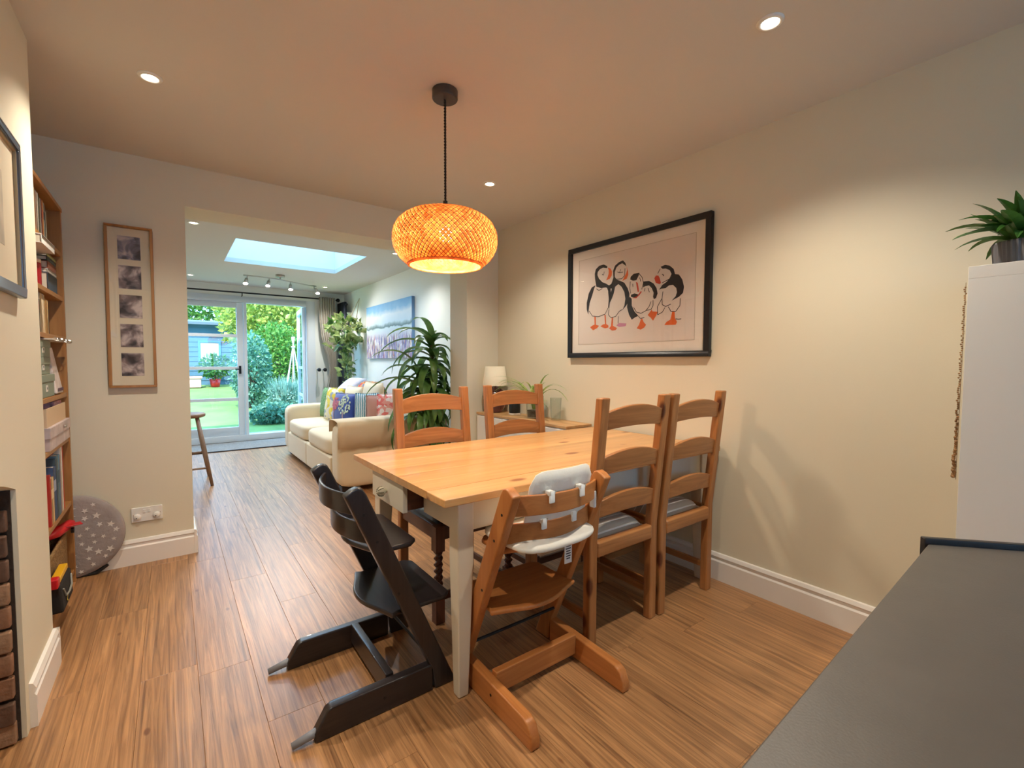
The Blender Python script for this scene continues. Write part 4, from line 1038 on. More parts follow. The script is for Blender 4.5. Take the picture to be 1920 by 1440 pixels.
# fourth shelf: lidded storage boxes, paper bag, spiral pad
M_sage = mat('sage_card', (148, 158, 140), .75)
def lid_box(y, w, d, h, z, label, xf, m_=None, lab=True):
    t = thing('storage_box', label, 'box', (xf, y, z + .0008), 0, 'lidded card boxes on the fourth shelf' if m_ is None else None)
    m_ = m_ or M_sage
    B(-d, -.003, .003, w - .003, 0, h - .03).build('box', m_, t, bevel=.002)
    B(-d - .003, 0, 0, w, h - .034, h).build('lid', m_, t, bevel=.002)
    if lab: 
        q = B(-.0028, -.001, w * .4, w * .4 + .035, h * .25, h * .25 + .030).build('label_card', mat('label_card', (232, 228, 220), .7), t)
        MB().box(-.0009, -.0004, w * .4 + .012, w * .4 + .023, h * .25 + .010, h * .25 + .020).build('mark', mat('label_ink', (70, 70, 74), .7), q)
    return t
lid_box(2.80, .315, .24, .104, SH[3], 'sage green card box at the bottom of the stack', -.456)
lid_box(2.80, .27, .22, .078, SH[3] + .105, 'sage green card box in the middle of the stack', -.462)
lid_box(2.80, .275, .22, .078, SH[3] + .184, 'sage green card box on top of the stack', -.460)
ppb = thing('paper_roll_bag', 'white printed paper bag hanging beside the sage boxes', 'bag', (-.452, 3.135, SH[3] + .001))
MB().add([(-.10, 0, .01), (-.10, .16, .01), (0, .16, .005), (0, 0, .005), (-.08, .03, .235), (-.08, .12, .235), (-.03, .12, .235), (-.03, .03, .235)], [(3,2,1,0),(4,5,6,7),(0,1,5,4),(1,2,6,5),(2,3,7,6),(3,0,4,7)]).build('bag', mat('white_paper', (226, 214, 210), .7, var=.12, vscale=20), ppb, bevel=.006)
MB().box(.0005, .0012, .02, .15, .016, .032).build('print_band', mat('print_plum', (110, 80, 96), .7), ppb)
sn = thing('spiral_pad', 'spiral bound pad lying on the sage boxes with its wire coil showing', 'notebook', (-.425, 3.00, SH[3] + .2634))
B(-.2, 0, -.10, .32, 0, .006).build('pages', mat('pad_paper', (222, 212, 196), .8), sn)
co = MB(); pts = []
for k in range(161): a = k * .785; pts.append((.004 + .008 * math.cos(a), -.08 + .38 * k / 160, .004 + .008 * math.sin(a)))
co.tube(pts, .0016, 5).build('coil', M_steel, sn)
# fifth shelf: two keepsake boxes
M_marb = mat('marbled_card', (206, 190, 188), .6, var=.16, vscale=14)
kb = thing('keepsake_box', 'marbled grey lidded keepsake box on the fifth shelf', 'box', (-.440, 2.86, SH[2] + .0008))
B(-.25, -.004, .004, .496, 0, .085).build('box', M_marb, kb, bevel=.002)
B(-.254, 0, 0, .50, .055, .105).build('lid', M_marb, kb, bevel=.002)
MB().sphere((.004, .31, .080), .008, 10, 8).build('stud', M_steel, kb, smooth=True)
kc = thing('open_box', 'cream open card box of small things on the marbled box', 'box', (-.452, 2.87, SH[2] + .1062))
m_cr = mat('cream_card', (224, 196, 160), .75)
MB().box(-.22, -.216, 0, .45, 0, .085).box(-.004, 0, 0, .45, 0, .085).box(-.216, -.004, 0, .004, 0, .085).box(-.216, -.004, .446, .45, 0, .085).box(-.216, -.004, .004, .446, 0, .004).build('tray', m_cr, kc)
for k, (y, c_) in enumerate(((.06, (60, 44, 44)), (.16, (150, 148, 150)))): MB().sphere((-.09, y + .03, .075), .036, 12, 8, (1, 1.2, .8)).build('yarn_ball', mat('yarn_%d' % k, c_, .9, bump=.6, bscale=90), kc, smooth=True)
B(-.20, -.012, .27, .44, .03, .100).build('ribbon_stack', mat('floral_ribbon', (208, 160, 168), .8, var=.5, vscale=60), kc, bevel=.006)
# sixth shelf: large books
pack([(.030, .235, (196, 54, 42), 'red book at the chimney end of the sixth shelf'),
      (.060, .215, (222, 186, 132), 'thick cream spined book beside the red book', (232, 206, 160)),
      (.055, .255, (70, 92, 132), 'blue and white patterned book', (170, 180, 206)),
      (.030, .285, (66, 84, 94), 'slate blue book behind the patterned ones'),
      (.062, .295, (100, 130, 146), 'wide blue dotted box file of a book', (70, 96, 112)),
      (.022, .290, (150, 130, 140), 'mauve grey book on the sixth shelf'),
      (.048, .320, (232, 220, 204), 'tall white book on the sixth shelf'),
      (.024, .322, (206, 84, 56), 'tall orange red book at the wall end of the sixth shelf')], 2.885, SH[1], d=.22, xf=-.455)
flat_book(2.90, .23, .19, .022, (150, 50, 36), SH[1] + .2975, 'dark red flat book laid over the big books', xf=-.475)
# bottom: basket with toys, red toy plane, toy truck, black bag
bk_ = thing('wicker_basket', 'wicker toy basket on the bottom bookcase shelf', 'basket', (-.602, 3.13, SH[0] + .001))
M_wick = mat('wicker', (150, 116, 72), .8, bump=.9, bscale=110, var=.2, vscale=40)
MB().box(-.13, .13, -.22, -.205, 0, .20).box(-.13, .13, .205, .22, 0, .20).box(-.13, -.115, -.205, .205, 0, .20).box(.115, .13, -.205, .205, 0, .20).box(-.115, .115, -.205, .205, 0, .012).build('body', M_wick, bk_)
MB().tube([(-.123, -.213, .203), (.123, -.213, .203), (.123, .213, .203), (-.123, .213, .203), (-.123, -.213, .203)], .010, 8).build('rim', M_wick, bk_)
bal = thing('toy_ball', 'white and green ball on top of the toy basket', 'ball', (-.60, 3.12, SH[0] + .165))
MB().sphere((0, 0, 0), .068, 20, 14).build('ball', mat('ball_white', (226, 214, 180), .5, var=.3, vscale=10), bal, smooth=True)
for nm, lab, loc, sq, c_ in (('toy_figure', 'green toy in the basket by the ball', (-.60, 2.985, SH[0] + .185), (1.4, 1.5, .8), (110, 140, 50)), ('toy_figure', 'black and white striped toy in the basket', (-.60, 3.25, SH[0] + .165), (1, 1.4, .7), (40, 40, 42))):
    t = thing(nm, lab, 'toy', loc)
    MB().sphere((0, 0, 0), .030, 14, 10, sq).build('body', mat('toy_%d' % c_[0], c_, .6), t, smooth=True)
    MB().sphere((.015, .045, .012), .018, 12, 8).build('head', mat('toy_head_%d' % c_[0], (225, 220, 200), .6), t, smooth=True)
    for k in range(3): MB().tube([(-.02, -.03 + .03 * k, .012), (.03, -.03 + .03 * k, .022)], .006, 6).build('stripe', mat('toy_stripe', (232, 230, 226), .6), t)
pln = thing('toy_plane', 'red toy aeroplane perched above the basket', 'toy', (-.500, 3.245, SH[0] + .250))
M_red = mat('toy_red', (206, 26, 36), .35)
MB().tube([(-.03, -.11, 0), (.01, -.03, .006), (.045, .09, .012), (.055, .12, .012)], [.012, .026, .022, .008], 12).build('fuselage', M_red, pln, smooth=True)
MB().obox((.02, .02, .02), (.16, .05, .006), (0, 0, .3)).build('wing', M_red, pln, bevel=.002)
MB().obox((-.02, -.095, .03), (.006, .03, .04)).build('tail_fin', M_red, pln, bevel=.002)
for s in (-1, 1): MB().lathe([(0, -.006), (.015, -.006), (.015, .006), (0, .006)], 14).move(Matrix.Translation((.04 + s * .02, .05, -.014)) @ Matrix.Rotation(R(90), 4, 'Y')).build('wheel', M_black, pln)
trk = thing('toy_digger', 'yellow toy digger arm leaning in front of the basket', 'toy', (-.438, 2.925, SH[0] + .128))
B(-.02, .012, -.12, .10, 0, .026).build('arm', mat('toy_yellow', (238, 180, 30), .4), trk, bevel=.004)
B(-.025, .016, -.17, -.12, .001, .045).build('bucket', M_red, trk, bevel=.006)
bag = thing('black_bag', 'black tool bag with a yellow chevron on the bottom shelf', 'bag', (-.440, 2.80, SH[0] + .001))
MB().add([(-.028, 0, 0), (-.028, .24, 0), (.028, .24, 0), (.028, 0, 0), (-.028, .0, .125), (-.028, .25, .125), (.02, .25, .125), (.02, 0, .125)], [(3,2,1,0),(4,5,6,7),(0,1,5,4),(1,2,6,5),(2,3,7,6),(3,0,4,7)]).build('body', mat('black_fabric', (30, 28, 28), .8, bump=.2, bscale=80), bag, bevel=.010)
MB().tube([(.024, .03, .10), (.030, .05, .060), (.031, .12, .052), (.030, .19, .060), (.024, .22, .10)], .004, 6).build('piping', mat('grey_piping', (150, 150, 140), .5), bag)
MB().add([(.0295, .06, .035), (.0295, .085, .050), (.0295, .098, .050), (.0295, .078, .035), (.0295, .098, .020), (.0295, .085, .020)], [(0,1,2,3),(0,3,4,5)]).build('chevron', mat('chevron_yellow', (206, 190, 70), .6), bag)
# grey star disc tucked behind the bookcase end
ds = thing('folded_play_tent', 'round grey folded bag with white stars against the wall', 'bag', (-.468, 3.437, .232))
M_gst = mat('grey_star_cloth', (160, 150, 147), .9, bump=.3, bscale=60, var=.1, vscale=8)
vs, fs = [], []
prof_d = [(0, -.016), (.20, -.016), (.226, -.010), (.232, 0), (.226, .010), (.20, .015), (0, .015)]
MB().lathe(prof_d, 48).move(Matrix.Rotation(R(90), 4, 'X')).build('disc', M_gst, ds, smooth=True)
st_ = MB(); r5 = random.Random(4)
spots = []
for _ in range(1500):
    a, q = r5.uniform(0, 6.28), .21 * math.sqrt(r5.random()); p = (q * math.cos(a), q * math.sin(a))
    if all((p[0] - s[0]) ** 2 + (p[1] - s[1]) ** 2 > .040 ** 2 for s in spots): spots.append(p)
star = None
for i, p in enumerate(spots):
    sz = (.020, .013, .017)[i % 3]
    if sz * .9 + math.hypot(*p) > .212: continue
    pts = [(p[0] + (sz if k % 2 == 0 else sz * .42) * math.cos(R(90 + 36 * k + i * 13)), p[1] + (sz if k % 2 == 0 else sz * .42) * math.sin(R(90 + 36 * k + i * 13))) for k in range(10)]
    MB().add([(x, -.0168, z) for x, z in pts], [tuple(range(10))]).build('star', mat('star_white', (226, 220, 214), .9), ds)
MB().tube([(-.02, 0, -.224), (.10, .0, -.222), (.15, 0, -.19)], [.008, .012, .008], 8).build('strap', M_black, ds)

# ------------------------------------------------------------------ sofa in the garden room
M_sofa = mat('cream_cotton', (226, 206, 172), .9, bump=.25, bscale=14, sheen=.1)
sf = thing('sofa', 'cream loose covered two seat sofa along the garden room wall', 'sofa', (1.18, 4.20, 0))
L_, Dp = 2.45, 1.08
B(.03, Dp, .24, L_ - .24, .06, .30).build('base', M_sofa, sf, bevel=.02)
for k in range(2):
    ya = .24 + k * .985
    B(-.005, .05, ya + .006, ya + .979, .055, .31).build('front_panel', M_sofa, sf, bevel=.02, bseg=3)
for k in range(2):
    ya = .245 + k * .98
    softbox(-.01, .80, ya, ya + .97, .30, .485, 7).build('seat_cushion', M_sofa, sf, smooth=True)
for ya in (0, L_ - .24):
    softbox(.0, Dp, ya, ya + .24, .05, .645, 9, 12).build('arm', M_sofa, sf, smooth=True)
# loose arm cover draped over the near arm
cvr = MB(); V, Fc = [], []; N = 24; prof_c = [(-.012, .42), (-.014, .60), (-.008, .652), (.03, .664), (.12, .668), (.21, .664), (.25, .652), (.254, .55)]
for i in range(N + 1):
    x = -.008 + 1.09 * i / N
    for j, (y, z) in enumerate(prof_c):
        wob = .006 * math.sin(i * 1.7 + j * .9)
        V.append((x, y - abs(wob) * (1 if y < .1 else -1), z + (wob * 1.5 if j == 0 else 0) - .0))
npc = len(prof_c)
for i in range(N):
    for j in range(npc - 1): a = i * npc + j; Fc.append((a, a + 1, a + npc + 1, a + npc))
ac = cvr.add(V, Fc).build('arm_cover', M_sofa, sf, smooth=True); sm_ = ac.modifiers.new('solid', 'SOLIDIFY'); sm_.thickness = .006; sm_.offset = 1
B(.80, Dp, .24, L_ - .24, .30, .74).build('back', M_sofa, sf, bevel=.05, bseg=4)
for x in (.10, 1.0):
    for y in (.12, L_ - .12): B(x - .05, x + .05, y - .05, y + .05, 0, .056).build('foot', mat('dark_foot', (40, 28, 24), .5), sf)

def pillow(w, h, t, n=14, seed=0):
    mb = MB(); vs, fs = [], []; rr = random.Random(seed)
    for sd in (-1, 1):
        for i in range(n + 1):
            for j in range(n + 1):
                u, v = -1 + 2 * i / n, -1 + 2 * j / n
                prof_ = ((1 - abs(u) ** 2.6) * (1 - abs(v) ** 2.6)) ** .55
                pin = 1 - .07 * (1 - abs(u)) * abs(v) ** 3; pin2 = 1 - .07 * (1 - abs(v)) * abs(u) ** 3
                vs.append((w / 2 * u * pin2, sd * t / 2 * prof_, h / 2 * v * pin))
    m_ = (n + 1) ** 2
    for sd in (0, 1):
        for i in range(n):
            for j in range(n):
                a = sd * m_ + i * (n + 1) + j; q = (a, a + n + 1, a + n + 2, a + 1); fs.append(q if sd == 0 else q[::-1])
    return mb.add(vs, fs)

def pattern(name, cols, scale, kind='voronoi', rough=.9, stretch=(1, 1, 1)):
    mt = bpy.data.materials.new(name); mt.use_nodes = True
    nt = mt.node_tree; L = nt.links.new; b = nt.nodes['Principled BSDF']; b.inputs['Roughness'].default_value = rough
    tc = nt.nodes.new('ShaderNodeTexCoord'); mp_ = nt.nodes.new('ShaderNodeMapping'); mp_.inputs['Scale'].default_value = stretch; L(tc.outputs['Object'], mp_.inputs[0])
    if kind == 'voronoi':
        tx = nt.nodes.new('ShaderNodeTexVoronoi'); tx.inputs['Scale'].default_value = scale; o_ = tx.outputs['Color']
        sp_x = nt.nodes.new('ShaderNodeSeparateColor'); L(o_, sp_x.inputs[0]); o_ = sp_x.outputs[0]
    elif kind == 'wave':
        tx = nt.nodes.new('ShaderNodeTexWave'); tx.inputs['Scale'].default_value = scale; tx.inputs['Distortion'].default_value = 3; o_ = tx.outputs['Fac']
    else:
        tx = nt.nodes.new('ShaderNodeTexNoise'); tx.inputs['Scale'].default_value = scale; tx.inputs['Detail'].default_value = 3; o_ = tx.outputs['Fac']
    L(mp_.outputs[0], tx.inputs['Vector'])
    cr = nt.nodes.new('ShaderNodeValToRGB'); cr.color_ramp.interpolation = 'CONSTANT' if kind != 'noise' else 'LINEAR'
    e = cr.color_ramp.elements; lo, hi = (0, 1) if kind != 'noise' else (.32, .68)
    for k, c in enumerate(cols):
        p = lo + (hi - lo) * k / len(cols)
        if k == 0: e[0].position = p; e[0].color = lin(c)
        elif k == 1: e[1].position = p; e[1].color = lin(c)
        else: q = e.new(p); q.color = lin(c)
    L(o_, cr.inputs['Fac']); L(cr.outputs['Color'], b.inputs['Base Color'])
    return mt
CU = 'scatter cushions on the cream sofa'
def cushion(label, loc, rot, size, mt, extra=None):
    t = thing('cushion', label, 'cushion', loc, 0, CU)
    t.rotation_mode = 'XYZ'; t.rotation_euler = rot
    w, h, th = size
    pillow(w, h, th).build('cover', mt, t, smooth=True)
    zz = MB(); pts = [(w/2*.97*math.cos(a) if False else 0, 0, 0) for a in ()]
    e = [(-w*.49, 0, -h*.49), (w*.49, 0, -h*.49), (w*.49, 0, h*.49), (-w*.49, 0, h*.49), (-w*.49, 0, -h*.49)]
    MB().tube(e, .004, 6).build('piping', mt, t)
    if extra: extra(t, w, h, th)
    return t
sofa_z = .485
def lean(deg): return R(deg)
# cushions face the room (-x): local y is thickness, so turn by 90 degrees and tilt back
def tree_print(t, w, h, th):
    m1 = mat('knit_mint', (206, 216, 186), .9, bump=.8, bscale=120); m2 = mat('knit_rose', (206, 120, 130), .9, bump=.8, bscale=120)
    for cx, s, m_ in ((.07, .105, m1), (-.12, .075, m2)):
        mb = MB(); rr = random.Random(int(s * 1000))
        for k in range(60):
            a, q = rr.uniform(0, 6.28), s * math.sqrt(rr.random()); px_, pz_ = cx + q * math.cos(a), .05 + q * math.sin(a); mb.sphere((px_, -th / 2 * (max(0, (1 - abs(2 * px_ / w) ** 2.6) * (1 - abs(2 * pz_ / h) ** 2.6))) ** .55, pz_), .013, 6, 4, (1, .5, 1))
        mb.build('pompom_tree', m_, t)
        MB().tube([(cx, -th / 2 * ((1 - abs(2 * cx / w) ** 2.6) * (1 - abs(2 * z_ / h) ** 2.6)) ** .55 - .002, z_) for z_ in (-.16, -.12, -.08, -.03)], .008, 6).build('tree_trunk', mat('trunk_lilac', (180, 160, 180), .9), t)
def seat_at(h): return sofa_z + h / 2 + .006
LN = lean(-10)
cushion('green tweed cushion leaning on the far sofa arm', (1.62, 6.17, seat_at(.38)), (LN, 0, R(-78)), (.34, .38, .12), pattern('green_tweed', [(70, 110, 66), (96, 140, 80), (120, 150, 110)], 60, 'noise'))
cushion('yellow and grey leaf patterned cushion', (1.58, 5.75, seat_at(.40)), (LN, 0, R(-75)), (.38, .40, .12), pattern('yellow_leaf', [(222, 190, 60), (214, 206, 190), (236, 210, 90), (150, 156, 160), (226, 216, 180)], 22))
cushion('navy blue cushion with a mint tree of knots', (1.56, 5.29, seat_at(.36)), (LN, 0, R(-75)), (.44, .36, .12), mat('navy_velvet', (32, 58, 136), .8, sheen=.4), tree_print)
cushion('teal and white zigzag cushion next to the navy one', (1.685, 4.90, seat_at(.38)), (LN, 0, R(-25)), (.25, .38, .085), pattern('teal_zigzag', [(40, 130, 150), (226, 232, 230), (30, 96, 120), (214, 226, 226)], 14, 'wave'))
cushion('dusty brown pink cushion between the zigzag and coral ones', (1.76, 4.77, seat_at(.36)), (LN, 0, R(-25)), (.25, .36, .085), mat('dusty_pink', (190, 140, 126), .9))
cushion('coral and white patterned cushion by the near arm', (1.83, 4.64, seat_at(.38)), (LN, 0, R(-25)), (.25, .38, .085), pattern('coral_sprig', [(230, 120, 116), (240, 214, 210), (236, 160, 150), (244, 226, 224)], 30))
cushion('large cream back cushion behind the navy cushion', (1.875, 5.27, seat_at(.48)), (lean(-5), 0, R(-90)), (.60, .48, .14), M_sofa)
cushion('large cream back cushion behind the green and yellow cushions', (1.875, 5.95, seat_at(.40)), (lean(-5), 0, R(-90)), (.60, .40, .14), M_sofa)
cushion('pale pink and blue cushion resting on the far sofa back', (2.0, 6.54, .84), (lean(-50), 0, R(-80)), (.42, .40, .16), pattern('pastel_wash', [(226, 190, 206), (206, 222, 236), (236, 226, 236)], 5, 'noise'))
thr = thing('knitted_throw', 'bright multicoloured throw folded over the sofa back', 'throw', (2.12, 6.04, .66))
V, Fc = [], []; N, K = 12, 14
for i in range(N + 1):
    for j in range(K + 1):
        a = math.pi * (j / K) * 1.05 - .1; y = -.24 + .44 * i / N; r_ = .17 + .012 * math.sin(i * 2.1 + j)
        V.append((-r_ * math.cos(a) * .9, y, .08 + 1.15 * r_ * math.sin(a)))
for i in range(N):
    for j in range(K): a = i * (K + 1) + j; Fc.append((a, a + 1, a + K + 2, a + K + 1))
tho = MB().add(V, Fc).build('blanket', pattern('rainbow_knit', [(30, 90, 150), (196, 40, 90), (226, 80, 60), (230, 150, 60), (60, 130, 150), (200, 60, 120)], 7, 'noise', stretch=(1, 2.4, 1)), thr, smooth=True)
sm_ = tho.modifiers.new('solid', 'SOLIDIFY'); sm_.thickness = .012
frg = MB()
for i in range(26):
    y = -.24 + .44 * i / 25; frg.tube([(-.155, y, .06), (-.165, y + .004, .02), (-.160, y, -.025)], .003, 5)
frg.build('fringe', mat('fringe_red', (196, 60, 90), .9), thr)

# ------------------------------------------------------------------ dracaena, hanging plant, canvas, radiator, curtain
dr_ = thing('dracaena', 'tall dracaena with long drooping green leaves beside the sofa', 'plant', (2.03, 4.05, 0))
MB().lathe([(0, 0), (.10, 0), (.125, .24), (.135, .25), (.135, .27), (.118, .27), (.115, .23), (0, .23)], 28).build('pot', mat('grey_planter', (150, 148, 144), .6), dr_, smooth=True)
r3 = random.Random(17); cn_ = MB(); M_cane2 = mat('dracaena_cane', (122, 98, 70), .9, bump=.6, bscale=60)
G_leaf = leafmat('dracaena_leaf', (58, 100, 48), (116, 152, 76), .25, .35)
# canes: base, bend, tip, height where the leaves start, leaf count
heads = [((0, 0, .24), (.02, -.01, .75), (.0, .0, 1.42), .80, 62), ((.03, .02, .24), (-.03, .03, .55), (-.12, .05, 1.10), .62, 44), ((-.02, .03, .24), (.03, .06, .48), (.06, .08, .86), .50, 34)]
for (a_, b2, c2, z0, nl) in heads:
    MB().tube([a_, b2, c2], [.022, .019, .012], 10).build('cane', M_cane2, dr_, smooth=True)
    for k in range(nl):
        az = k * 2.399 + r3.uniform(-.2, .2); t_ = k / (nl - 1)
        z = z0 + (c2[2] - z0) * t_
        f = (z - b2[2]) / (c2[2] - b2[2]); x_, y_ = b2[0] + (c2[0] - b2[0]) * f, b2[1] + (c2[1] - b2[1]) * f
        rise = R(10 + 58 * t_ ** 3 + r3.uniform(-12, 12)); dro = R(128 - 8 * t_ + r3.uniform(-18, 18)); ln = r3.uniform(.50, .76) * (1 - .22 * t_)
        if math.cos(az) > 0: ln *= 1 - .45 * math.cos(az)
        if math.sin(az) < 0: ln *= 1 + .45 * math.sin(az)
        ok = False
        for _ in range(14):          # shorten a leaf until it clears the sofa, its cushions and the walls
            lfm = MB(); leaf_strip(lfm, (x_, y_, z), az, ln, .082, rise, dro, 10, .40)
            ok = not any((qy + 4.05 > 4.155 and qz < .71) or (qy + 4.05 > 4.42 and qz < 1.0) or qx + 2.03 > 2.335 or (qy + 4.05 < 3.80) for qx, qy, qz in lfm.v)
            if ok: break
            ln *= .86
        if not ok: continue
        lfm.build('leaf', G_leaf, dr_, smooth=True)
hp = thing('hanging_plant', 'trailing variegated pothos in a macrame hanger by the radiator', 'plant', (2.16, 7.12, 0))
M_str = mat('macrame_cord', (214, 200, 176), .9)
hg = MB()
for k in range(4):
    a = k * math.pi / 2 + .4; hg.tube([(.19, 0, 2.18), (.06 * math.cos(a) + .1, .06 * math.sin(a), 1.9), (.11 * math.cos(a), .11 * math.sin(a), 1.66), (.09 * math.cos(a), .09 * math.sin(a), 1.52), (0, 0, 1.46)], .004, 5)
hg.build('hanger', M_str, hp)
MB().lathe([(0, 1.48), (.07, 1.48), (.10, 1.58), (.105, 1.64), (.09, 1.64), (0, 1.62)], 20).build('pot', mat('white_pot', (222, 220, 212), .5), hp, smooth=True)
pf_ = MB(); r6 = random.Random(31)
leaf_cloud(pf_, (-.03, -.02, 1.70), (.27, .30, .16), 150, .13, r6, .1)
leaf_cloud(pf_, (-.08, -.06, 1.48), (.20, .20, .16), 60, .12, r6, .2)
vn = MB()
for k in range(5):
    x, y = -.08 + .04 * k, -.12 + .05 * k; z0, z1 = 1.6, r6.uniform(.78, 1.0)
    vn.tube([(x, y, z0), (x - .03, y - .02, (z0 + z1) / 2), (x, y, z1)], .004, 5)
    for q in range(11):
        zz = z0 - (z0 - z1) * q / 10; leaf_cloud(pf_, (x - .015, y, zz), (.05, .05, .03), 2, .10, r6, 0)
pf_.build('leaves', leafmat('pothos_leaf', (70, 116, 52), (190, 200, 130), .2), hp); vn.build('vines', mat('vine_green', (96, 120, 62), .7), hp)
cv_ = thing('canvas_painting', 'canvas painting of a lilac flower meadow under blue sky', 'painting', (XE - .001, 5.935, 1.622))
def meadow():
    mt = bpy.data.materials.new('meadow_paint'); mt.use_nodes = True
    nt = mt.node_tree; L = nt.links.new; b = nt.nodes['Principled BSDF']; b.inputs['Roughness'].default_value = .7
    tc = nt.nodes.new('ShaderNodeTexCoord'); sx = nt.nodes.new('ShaderNodeSeparateXYZ'); L(tc.outputs['Object'], sx.inputs[0])
    mr = nt.nodes.new('ShaderNodeMapRange'); mr.inputs['From Min'].default_value = -.37; mr.inputs['From Max'].default_value = .37; L(sx.outputs['Z'], mr.inputs['Value'])
    ns = nt.nodes.new('ShaderNodeTexNoise'); ns.inputs['Scale'].default_value = 7; ns.inputs['Detail'].default_value = 5; L(tc.outputs['Object'], ns.inputs['Vector'])
    ad = nt.nodes.new('ShaderNodeMath'); ad.operation = 'MULTIPLY_ADD'; ad.inputs[1].default_value = .14; L(ns.outputs['Fac'], ad.inputs[0]); L(mr.outputs[0], ad.inputs[2])
    sub = nt.nodes.new('ShaderNodeMath'); sub.operation = 'SUBTRACT'; sub.inputs[1].default_value = .07; L(ad.outputs[0], sub.inputs[0])
    cr = nt.nodes.new('ShaderNodeValToRGB'); e = cr.color_ramp.elements
    e[0].position = 0; e[0].color = lin((120, 110, 130)); e[1].position = 1; e[1].color = lin((110, 168, 214))
    for p, c in ((.22, (176, 160, 186)), (.42, (206, 206, 214)), (.54, (206, 222, 226)), (.565, (96, 122, 124)), (.60, (150, 172, 176)), (.64, (206, 222, 230)), (.78, (226, 232, 236)), (.88, (140, 190, 222))):
        q = e.new(p); q.color = lin(c)
    L(sub.outputs[0], cr.inputs['Fac'])
    # flower strokes in the lower half
    mp_ = nt.nodes.new('ShaderNodeMapping'); mp_.inputs['Scale'].default_value = (1, 60, 12); L(tc.outputs['Object'], mp_.inputs[0])
    vo = nt.nodes.new('ShaderNodeTexVoronoi'); vo.inputs['Scale'].default_value = 1; L(mp_.outputs[0], vo.inputs['Vector'])
    sc2 = nt.nodes.new('ShaderNodeSeparateColor'); L(vo.outputs['Color'], sc2.inputs[0])
    c3 = nt.nodes.new('ShaderNodeValToRGB'); c3.color_ramp.interpolation = 'CONSTANT'; e3 = c3.color_ramp.elements
    e3[0].position = 0; e3[0].color = lin((110, 96, 150)); e3[1].position = .2; e3[1].color = lin((226, 220, 226))
    for p, c in ((.4, (190, 120, 120)), (.5, (160, 150, 196)), (.68, (232, 226, 214)), (.82, (90, 106, 110)), (.92, (206, 170, 130))): q = e3.new(p); q.color = lin(c)
    L(sc2.outputs[0], c3.inputs['Fac'])
    mk = nt.nodes.new('ShaderNodeMapRange'); mk.inputs['From Min'].default_value = .46; mk.inputs['From Max'].default_value = .36; mk.inputs['To Max'].default_value = .8; L(mr.outputs[0], mk.inputs['Value'])
    mx = nt.nodes.new('ShaderNodeMix'); mx.data_type = 'RGBA'; L(mk.outputs[0], mx.inputs['Factor']); L(cr.outputs['Color'], mx.inputs['A']); L(c3.outputs['Color'], mx.inputs['B'])
    L(mx.outputs['Result'], b.inputs['Base Color'])
    return mt
B(-.038, 0, -.79, .79, -.37, .37).build('canvas', mat('canvas_edge', (110, 150, 196), .7), cv_, bevel=.003)
B(-.0392, -.0382, -.788, .788, -.368, .368).build('painted_face', meadow(), cv_)
rd = thing('vertical_radiator', 'tall anthracite column radiator on the garden room wall', 'radiator', (2.255, 7.50, .62))
M_rad = mat('anthracite_metal', (44, 48, 60), .4, metal=.3)
for k in range(6): MB().tube([(0, .03 + k * .066, 0), (0, .03 + k * .066, 1.54)], .025, 10).build('column', M_rad, rd, smooth=True)
for z in (.04, 1.5): MB().tube([(.012, .0, z), (.012, .40, z)], .022, 10).build('header', M_rad, rd, smooth=True)
for z in (.18, 1.36): B(.01, .104, .03, .06, z - .02, z + .02).build('bracket', M_steel, rd)
cu_ = thing('curtain', 'grey beige curtain drawn to the side of the garden doors', 'curtain', (2.05, YX - .148, 0))
V, Fc = [], []; NX, NZ = 60, 24
for j in range(NZ + 1):
    v = j / NZ; z = .03 + 2.21 * (1 - v)
    pinch = math.exp(-((z - 1.07) / .45) ** 2)
    wl = -.125 + .145 * pinch; wr = .125
    for i in range(NX + 1):
        u = i / NX; V.append((wl + (wr - wl) * u, .028 * math.sin(u * 2 * math.pi * 7) * (1 - .3 * pinch), z))
for j in range(NZ):
    for i in range(NX): a = j * (NX + 1) + i; Fc.append((a, a + 1, a + NX + 2, a + NX + 1))
cf = MB().add(V, Fc).build('fabric', mat('curtain_cloth', (186, 178, 164), .9), cu_, smooth=True)
sm_ = cf.modifiers.new('solid', 'SOLIDIFY'); sm_.thickness = .003
cp = thing('curtain_pole', 'black curtain pole above the garden doors', 'curtain pole', (0, YX - .09, 2.215))
MB().tube([(-1.0, 0, 0), (2.22, 0, 0)], .011, 12).build('pole', M_blackm, cp, smooth=True)
for x in (-.95, .863, 2.18): MB().tube([(x, 0, -.01), (x, 0, -.045), (x, .0895, -.045)], .007, 8).build('bracket', M_blackm, cp)
MB().sphere((2.235, 0, 0), .030, 14, 10).build('finial', M_blackm, cp, smooth=True)
for k in range(8):
    x = 1.945 + k * .032; MB().lathe([(.015, -.003), (.019, -.003), (.019, .003), (.015, .003), (.015, -.003)], 16, cap=False).move(Matrix.Translation((x, 0, -.004)) @ Matrix.Rotation(R(90), 4, 'Y')).build('ring', M_blackm, cp, smooth=True)
hb_ = thing('curtain_holdback', 'pair of black knobs holding back the curtain', 'holdback', (1.955, YX - .001, 1.075))
for x in (-.045, .045): MB().tube([(x, 0, 0), (x, -.13, 0)], .008, 10).sphere((x, -.14, 0), .030, 14, 10).build('knob', M_blackm, hb_, smooth=True)
dm = thing('door_mat', 'grey woven door mat inside the garden doors', 'mat', (.5, 7.52, .001))
B(-1.1, 1.15, -.33, .38, 0, .010).build('pile', mat('grey_coir', (150, 142, 134), .95, bump=.8, bscale=200, var=.2, vscale=60), dm)
framed(MB(), 'y', (0, 0), 1, 1, .1, .1, 1)
